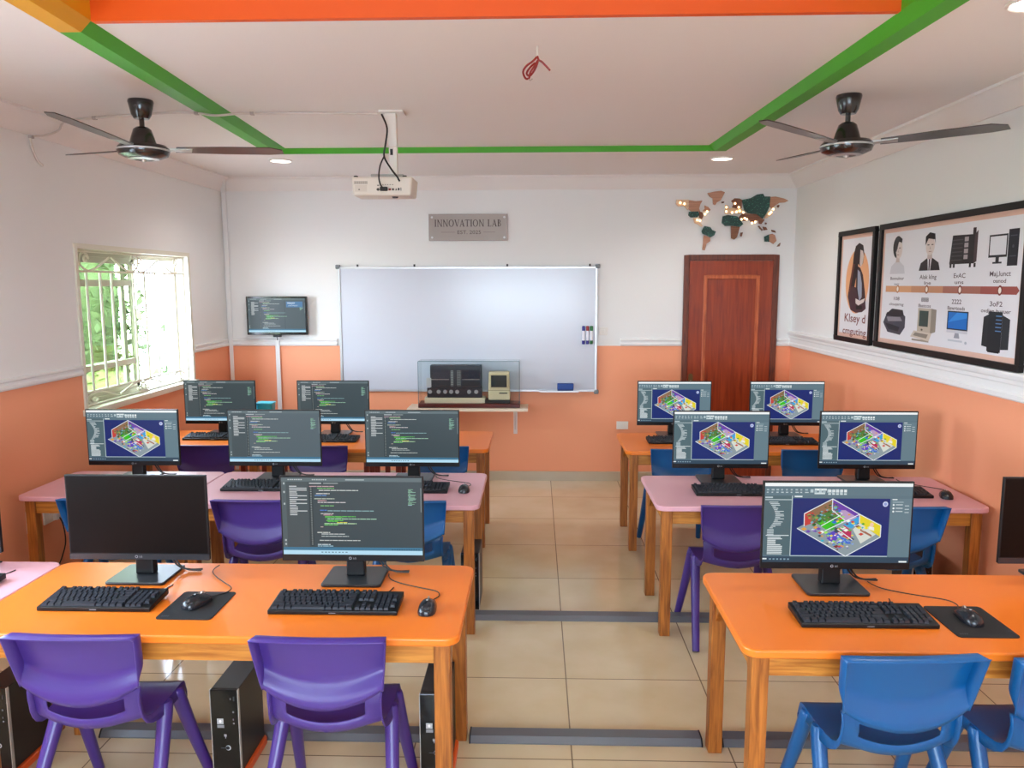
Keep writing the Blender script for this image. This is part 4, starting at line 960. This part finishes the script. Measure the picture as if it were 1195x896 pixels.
# mainframe cabinet
a0, a1 = P_(4.53), P_(4.257)
SP([(a0,1.965),(a0+.02,2.125),(a1-.03,2.12),(a1-.03,1.965)], '#2b262a', 3); SP([(a1-.03,1.965),(a1-.03,2.12),(a1,2.14),(a1,1.975)], '#4a3a3c', 3)
for k in range(6): c.rect(a0+.02, 1.985+k*.022, a0+.13, 1.99+k*.022, '#4a464a', 4)
for k in range(4): c.rect(a0+.145, 1.99+k*.032, a0+.185, 2.014+k*.032, '#a59a9c', 4)
c.rect(a1-.05,2.12,a1-.02,2.155,'#3a3032',3)
for a in (a0+.015, a0+.05, a1-.06, a1-.015): c.rect(a-.01,1.945,a+.01,1.967,'#1f1b1d',3)
# desktop screen with tower
a0, a1 = P_(4.15), P_(3.90); c.rect(a0,1.99,a0+.16,2.105,'#232126',3); c.rect(a0+.01,2.002,a0+.15,2.096,'#d9d8de',4); c.rect(a0+.065,1.965,a0+.095,1.99,'#232126',3); c.rect(a0+.04,1.958,a0+.12,1.967,'#232126',3)
c.rect(a1-.085,1.945,a1,2.125,'#26252d',3); c.rect(a1-.07,1.99,a1-.015,1.995,'#4a4a55',4); c.oval(a1-.043,2.04,.008,.008,'#4a4a55',4); c.rect(a1-.07,2.09,a1-.015,2.095,'#4a4a55',4)
TX = '#57454a'
def two(cx, l1, l2, z, w1, w2, hh=.026): c.text(l1, cx, z, hh, TX, width=w1, layer=3, down=False, bold=.012); c.text(l2, cx, z-.036, hh*.8, TX, width=w2, down=False, bold=.012)
two(P_(5.16), 'Bonnulour', 'nurr', 1.892, .19, .07, .02); two(P_(4.762), 'Alak kIng', 'Ine', 1.898, .20, .08); two(P_(4.413), 'EvAC', 'uns', 1.902, .12, .09); two(P_(4.035), 'Maj,lunct', 'oanod', 1.908, .18, .11)
segs = [(P_(5.315),P_(4.96),'#d29a72'),(P_(4.96),P_(4.58),'#c08a6a'),(P_(4.58),P_(4.20),'#a3685a'),(P_(4.20),P_(3.89),'#9a4f48')]
for a, b, col in segs: c.rect(a,1.803,b,1.843,col,3)
c.poly([(P_(3.89),1.80),(P_(3.89),1.846),(P_(3.865),1.823)],'#9a4f48',3)
for y, col in ((5.143,'#b5794f'),(4.767,'#8f5a3f'),(4.399,'#7a463c'),(4.026,'#7a3a36')): c.oval(P_(y),1.823,.022,.026,col,4); c.oval(P_(y),1.823,.013,.016,'#f0e3d8',5)
two(P_(5.15), '108', 'clcuqerng', 1.762, .08, .20, .022); two(P_(4.78), '888', 'Ibatcos', 1.762, .09, .15); two(P_(4.425), '2222', 'Bawrtoads', 1.758, .10, .18); two(P_(4.05), '3oF2', 'ovdjen buruer', 1.755, .11, .26)
# teletype
a = P_(5.325); SP([(a,1.60),(a+.07,1.54),(a+.25,1.53),(a+.31,1.58),(a+.31,1.65),(a+.24,1.68),(a+.05,1.67)], '#474650', 3); SP([(a+.03,1.655),(a+.12,1.695),(a+.27,1.69),(a+.29,1.655),(a+.18,1.64)], '#2c2a30', 4); SP([(a+.05,1.64),(a+.24,1.645),(a+.27,1.62),(a+.07,1.61)], '#8a8890', 5); SP([(a+.03,1.60),(a+.08,1.56),(a+.22,1.55),(a+.24,1.58)], '#2b2930', 5)
# early desktop
a = P_(4.935); c.rect(a+.08,1.56,a+.24,1.71,'#b7ab9c',3); SP([(a+.24,1.56),(a+.24,1.71),(a+.30,1.705),(a+.30,1.575)], '#8f8478', 3); c.rect(a+.10,1.60,a+.21,1.695,'#3c4a46',4); SP([(a,1.53),(a+.04,1.57),(a+.26,1.565),(a+.23,1.515)], '#c9bdae', 4); SP([(a+.035,1.54),(a+.06,1.56),(a+.22,1.555),(a+.20,1.53)], '#8d8277', 5); c.rect(a+.02,1.508,a+.23,1.52,'#9b9083',3); c.oval(a+.14,1.58,.012,.006,'#5a524a',6)
# blue all-in-one
a = P_(4.51); c.rect(a,1.60,a+.215,1.705,'#25272f',3); c.rect(a+.01,1.607,a+.205,1.698,'#1c6cc0',4); SP([(a+.01,1.64),(a+.10,1.698),(a+.205,1.698),(a+.205,1.67)], '#2f8adc', 5); c.rect(a,1.583,a+.215,1.60,'#c6c8d0',3); SP([(a+.09,1.583),(a+.13,1.583),(a+.14,1.555),(a+.08,1.555)], '#9a9ca6', 3); c.rect(a+.02,1.535,a+.17,1.545,'#c0c3cc',3); c.oval(a+.205,1.535,.012,.008,'#b0b3bc',3)
# black tower
a = P_(4.155); SP([(a,1.535),(a+.005,1.685),(a+.05,1.70),(a+.05,1.53)], '#22262a', 3); SP([(a+.235,1.53),(a+.235,1.68),(a+.17,1.70),(a+.17,1.525)], '#2a2e33', 3); c.rect(a+.05,1.51,a+.17,1.715,'#1b2025',4)
for k in range(5): c.rect(a+.115,1.615+k*.019,a+.165,1.620+k*.019,'#5a86b8',5)
c.rect(a+.06,1.505,a+.16,1.515,'#0f1113',5); c.build('print', t)

# ------------------------------------------------------------------ ceiling things
def fan(label, loc, angs, dih=3.2):
    t = thing('ceiling_fan', label, 'fan', loc, 0, 'ceiling fans')            # origin at the ceiling
    MB().lathe([(0,0),(.062,0),(.064,-.01),(.05,-.075),(.038,-.095),(0,-.097)], n=28).build('canopy', M_fan, t)
    MB().lathe([(0,-.095),(.013,-.095),(.013,-.15),(0,-.15)], n=14).build('downrod', M_fan, t)
    MB().lathe([(0,-.135),(.03,-.138),(.045,-.15),(.058,-.19),(.068,-.225),(.075,-.228),(.115,-.232),(.128,-.245),(.130,-.262),(.122,-.283),(.09,-.297),(.06,-.303),(0,-.305)], n=36).build('motor_housing', M_fan, t)
    MB().lathe([(.1315,-.252),(.1335,-.255),(.1335,-.259),(.1315,-.262),(.128,-.257)], n=36, ring=True).build('trim_ring', M_alu, t)
    MB().lathe([(.05,-.3045),(.075,-.3005),(.076,-.3025),(.052,-.3075)], n=30, ring=True).build('lower_ring', M_alu, t)
    MB().lathe([(0,-.318),(.01,-.316),(.014,-.304),(0,-.303)], n=14).build('finial', M_steel, t)
    for a in angs:
        b = bpy.data.objects.new('blade', None); m = MB(); pit = math.radians(-9); ou = [(.16,-.042),(.16,.042),(.40,.058),(.66,.06),(.735,.045),(.715,-.02),(.64,-.06),(.40,-.058)]
        top = [(x, y*math.cos(pit), y*math.sin(pit)+.0025) for x, y in ou]; bot = [(x, y*math.cos(pit), y*math.sin(pit)-.0025) for x, y in ou]; n = len(ou)
        m.add(bot+top, [tuple(range(n-1,-1,-1)), tuple(range(n,2*n))]+[(i,(i+1)%n,n+(i+1)%n,n+i) for i in range(n)])
        bo = m.build('blade', M_blade, t, loc=(0,0,-.252), smooth=False, rot=(0,-math.radians(dih),math.radians(a)))
        m = MB(); m.hexa([(.10,-.022,-.004),(.24,-.03,-.002),(.24,.03,-.010),(.10,.022,-.004)], [(.10,-.022,.004),(.24,-.03,.0095),(.24,.03,-.002),(.10,.022,.004)]); m.build('blade_bracket', M_steel, bo, smooth=False)
    return t
fan('dark ceiling fan on the left, nearer the window', (-2.083, 4.195, ZC), (27, 147, 265))
fan('dark ceiling fan on the right, above the posters', (1.619, 4.227, ZC), (-22, 98, 218))
GD = 'round recessed ceiling lights'
M_dl = mat('downlight_lens', '#ffffff', rough=.5, emit=('#fff6ea', 6.))
def downlight(label, x, y, top=True):
    t = thing('ceiling_downlight', label, 'ceiling light', (x, y, ZC), 0, GD)
    MB().lathe([(.075,-.0005),(.09,-.0005),(.09,-.008),(.08,-.013),(.075,-.010)], n=32, ring=True).build('rim', M_plastic_white, t)
    MB().lathe([(0,-.0085),(.0755,-.0085),(.0755,-.006),(0,-.006)], n=32).build('lens', M_dl, t)
downlight('round lit ceiling light at the back left, beside the fan blade tip', -1.994, 6.20)
downlight('round lit ceiling light at the back right, above the world map', 1.443, 6.24)
downlight('round lit ceiling light at the top right corner of the photo', 1.72, 2.88)
def lamp(x, y, watts, z=ZC-.02):
    l = bpy.data.lights.new('downlight_lamp', 'SPOT'); l.energy = watts; l.color = (1,.95,.88); l.shadow_soft_size = .07; l.spot_size = math.radians(150); l.spot_blend = .8
    o = bpy.data.objects.new('downlight_lamp', l); COL.objects.link(o); o.location = (x, y, z)
for x, y in ((-1.994, 6.20), (1.443, 6.24), (1.72, 2.88), (-2.3, 2.7), (1.75, .4), (-2.3, .4)): lamp(x, y, 45)

# projector on its ceiling pole
PX, PY = -.885, 4.70
t = thing('ceiling_projector', 'cream projector hanging from a white pole under the ceiling tray', 'projector', (PX, PY, Z1)); M_pj = mat('projector_cream', '#d6cbbd', rough=.45)
MB().box(-.025, .115, -.06, .06, -.012, -.0005).build('ceiling_plate', M_plastic_white, t, smooth=False)
m = MB(); m.hexa([(.022,-.028,-.20),(.072,-.028,-.20),(.072,.02,-.20),(.022,.02,-.20)], [(-.0,-.03,-.0125),(.068,-.03,-.0125),(.068,.025,-.0125),(-.0,.025,-.0125)]); m.box(.024, .07, -.026, .018, -.365, -.2005); m.build('pole', M_plastic_white, t, smooth=False, bevel=.003)
MB().box(.032, .048, -.0285, -.0265, -.25, -.215).build('pole_slot', M_black, t, smooth=False)
MB().box(-.075, .115, -.08, .09, -.385, -.366).build('mount_plate', mat('mount_grey', '#a29c94', rough=.4), t, smooth=False, bevel=.003)
MB().hexa([(-.175,-.12,-.492),(.165,-.12,-.492),(.165,.09,-.492),(-.175,.09,-.492)], [(-.18,-.125,-.3855),(.175,-.125,-.3855),(.175,.095,-.3855),(-.18,.095,-.3855)]).build('body', M_pj, t, smooth=False, bevel=.012, seg=3)
MB().lathe([(0,.0955),(.038,.0955),(.04,.125),(.034,.13),(.03,.115),(0,.115)], axis='y', n=24).build('lens', M_black_gloss, t, loc=(.09,0,-.44))
c = Canvas(lambda x, y: (x, -.1262+.0, y-.44), (0,-1,0)); c.rect(-.165,.012,-.085,.03,'#b9ad9f',1)
for k in range(9): c.rect(-.16+k*.0085,.014,-.156+k*.0085,.028,'#8f857a',2)
c.rect(-.16,-.03,-.09,.008,'#cbbfb1',0); c.oval(-.135,-.018,.004,.004,'#4a443e',1); c.build('vent', t)
c = Canvas(lambda x, y: (x, -.1262, y-.44), (0,-1,0)); c.layer = 2
c.oval(-.025,-.018,.009,.008,'#3a3430'); c.rect(-.012,-.024,.03,-.01,'#24201e'); c.rect(.036,-.024,.05,-.012,'#7d2f2a'); c.rect(.056,-.024,.068,-.012,'#4a423c'); c.poly([(.074,-.024),(.086,-.024),(.080,-.01)],'#5a514a'); c.rect(.09,-.024,.10,-.010,'#2a2624'); c.rect(.106,-.026,.11,-.008,'#2a2624'); c.rect(-.03,.002,-.018,.008,'#6a625a')
for k in range(5): c.rect(.0+k*.014,.006,.008+k*.014,.011,'#8d8378')
c.build('port_panel', t)
for s in (-.16, .125): MB().lathe([(0,-.3765),(.012,-.3765),(.014,-.385),(0,-.385)], n=12).build('foot', M_black, t, loc=(s, -.09, 0))
MB().lathe([(0,-.501),(.015,-.50),(.02,-.4925),(0,-.4925)], n=14).build('lower_foot', M_dark, t, loc=(.06, -.05, 0))
MB().tube(smoothpath([(-.012,-.035,-.02),(.02,-.045,-.10),(.01,-.05,-.19),(.0,-.05,-.26),(.04,-.075,-.33),(.085,-.12,-.385),(.098,-.142,-.405),(.10,-.128,-.41)], 5), .0055, 8).build('power_cable', M_cable, t)
MB().tube(smoothpath([(.0,-.05,-.26),(-.022,-.07,-.32),(-.02,-.12,-.39),(-.005,-.15,-.435),(.008,-.128,-.455)], 5), .0045, 8).build('video_cable', M_cable, t)
MB().box(-.012, .032, -.145, -.127, -.468, -.445).build('connector', M_black, t, smooth=False, bevel=.004)
# ceiling cable from the left wall to the projector
cpt = [(XL+.012, 4.60, 2.555), (XL+.012, 4.545, 2.585), (XL+.012, 4.51, 2.66), (XL+.02, 4.50, 2.70), (XL+.05, 4.58, 2.722), (XL+.085, 4.66, 2.765), (XL+.13, 4.66, ZC-.008), (-2.55, 4.58, ZC-.008), (-2.07, 4.46, ZC-.008), (-1.905, 4.47, ZC-.009), (-1.82, 4.52, ZC-.012), (-1.73, 4.62, Z1-.02), (-1.66, 4.67, Z1-.008), (-1.40, 4.665, Z1-.008), (-1.1, 4.69, Z1-.008), (-.925, 4.70, Z1-.010)]
t = thing('ceiling_cable', 'white cable clipped along the ceiling from the left wall to the projector', 'cable', cpt[0])
B0 = Vector(cpt[0]); MB().tube(smoothpath([Vector(p)-B0 for p in cpt], 5), .0065, 8).build('cable', mat('cable_white', '#cfc4bd', rough=.45), t)
for p in (cpt[3], cpt[7], cpt[9], cpt[12]): q = Vector(p)-B0; MB().box(q.x-.01, q.x+.01, q.y-.012, q.y+.012, q.z-.009, q.z+.007).build('clip', mat('clip_grey', '#a79b95', rough=.5), t, smooth=False)
# bare red wires hanging from the ceiling
t = thing('hanging_wire', 'looped red wire hanging from a hole in the white ceiling', 'wire', (.006, 3.455, Z1))
MB().tube([(0,0,-.0005),(.0,0,-.045),(-.002,0,-.05)], .005, 8).build('sleeve', M_plastic_white, t)
M_rw = mat('wire_red', '#8c1410', rough=.35)
MB().tube(smoothpath([(0,0,-.04),(.006,-.004,-.058),(.02,-.002,-.066),(.04,0,-.085),(.055,.004,-.10)], 5), .0045, 8).build('wire', M_rw, t)
MB().tube(smoothpath([(-.002,0,-.045),(-.02,-.01,-.066),(-.045,-.006,-.082),(-.06,0,-.105),(-.05,.006,-.13),(-.035,.004,-.13),(-.03,-.004,-.11),(-.012,-.008,-.085),(.003,0,-.06),(-.008,.008,-.09),(-.03,.01,-.118),(-.045,.0,-.112),(-.03,-.012,-.09),(-.01,0,-.07)], 5), .0045, 8).build('wire', M_rw, t)
MB().tube([(-.04,.004,-.132),(-.03,.004,-.14),(-.02,.004,-.133)], .003, 6).build('wire_tip', M_steel, t)

# small things by the back-left corner
t = thing('storage_tub', 'teal plastic tub on the back table behind the window corner monitor', 'tub', (-2.09, 5.905, ZT))
m = MB(); a = rrect(-.05,.05,-.045,.045,.015); b = rrect(-.062,.062,-.055,.055,.02); n = len(a); i = rrect(-.056,.056,-.049,.049,.018)
m.add([(x,y,.0005) for x,y in a]+[(x,y,.225) for x,y in b]+[(x,y,.225) for x,y in i]+[(x*.95,y*.95,.006) for x,y in a], [tuple(range(n-1,-1,-1))]+[(k,(k+1)%n,n+(k+1)%n,n+k) for k in range(n)]+[(n+k,n+(k+1)%n,2*n+(k+1)%n,2*n+k) for k in range(n)]+[(2*n+k,2*n+(k+1)%n,3*n+(k+1)%n,3*n+k) for k in range(n)]+[tuple(3*n+k for k in range(n))])
m.build('tub_body', mat('tub_teal', '#1f9fb4', rough=.4), t); m = MB(); m.prism(rrect(-.066,.066,-.059,.059,.022), 'z', .2255, .235); m.build('lid', mat('tub_teal_lid', '#38b4c6', rough=.4), t, smooth=False)
M_stool = wood('stool_dark_wood', '#4a160d', '#7a2c1a', 'z', .4)
for x, lab in ((-2.43, 'dark wooden slatted stool under the back table by the window corner'), (-1.34, 'dark wooden slatted stool against the wall below the whiteboard')):
    t = thing('slatted_stool', lab, 'stool', (x, 6.75, 0), 0, 'slatted wooden stools by the back wall')
    for k in range(4): MB().box(-.16+k*.085, -.105+k*.085, -.15, .15, .40, .42).build('seat_slat', M_stool, t, smooth=False)
    for sx in (-.135, .145):
        for sy in (-.12, .12): MB().box(sx-.022, sx+.022, sy-.022, sy+.022, 0, .3995).build('leg', M_stool, t, smooth=False)
    for k in (-.04, .05): MB().box(k-.022, k+.022, -.13, -.115, .1005, .3995).build('slat', M_stool, t, smooth=False)
    MB().box(-.113, .123, -.13, -.11, .06, .10).build('stretcher', M_stool, t, smooth=False)

# ------------------------------------------------------------------ daylight, camera, view
wd = bpy.data.worlds.new('sky'); scene.world = wd; wd.use_nodes = True; nt = wd.node_tree; bg = nt.nodes['Background']
tc = nt.nodes.new('ShaderNodeTexCoord'); sx = nt.nodes.new('ShaderNodeSeparateXYZ'); r = nt.nodes.new('ShaderNodeValToRGB')
r.color_ramp.elements[0].position = .0; r.color_ramp.elements[0].color = lin('#d6e2f6'); r.color_ramp.elements[1].position = .6; r.color_ramp.elements[1].color = lin('#c6dcfa')
nt.links.new(tc.outputs['Generated'], sx.inputs[0]); nt.links.new(sx.outputs['Z'], r.inputs[0]); nt.links.new(r.outputs[0], bg.inputs[0]); bg.inputs[1].default_value = 37.5

cam = bpy.data.cameras.new('camera'); co = bpy.data.objects.new('camera', cam); COL.objects.link(co)
pitch, yaw, roll = .12823, -.0302, -.00214
fw = Vector((math.sin(yaw)*math.cos(pitch), math.cos(yaw)*math.cos(pitch), -math.sin(pitch))); rt = Vector((math.cos(yaw), -math.sin(yaw), 0)); upv = rt.cross(fw)
r2 = rt*math.cos(roll)+upv*math.sin(roll); u2 = -rt*math.sin(roll)+upv*math.cos(roll)
M = Matrix((r2, u2, -fw)).transposed().to_4x4(); M.translation = (0, 0, CAM_H); co.matrix_world = M
cam.sensor_fit = 'HORIZONTAL'; cam.sensor_width = 36; cam.lens = 907.27/1195*36; cam.clip_start = .05; scene.camera = co
scene.view_settings.view_transform = 'Standard'; scene.view_settings.look = 'None'; scene.view_settings.gamma = 1; scene.view_settings.exposure = 0; scene.view_settings.use_curve_mapping = False
scene.cycles.use_denoising = True; scene.cycles.max_bounces = 10; scene.cycles.diffuse_bounces = 6; scene.cycles.glossy_bounces = 4; scene.cycles.transparent_max_bounces = 12
scene.cycles.sample_clamp_indirect = 8; scene.cycles.caustics_reflective = False; scene.cycles.caustics_refractive = False
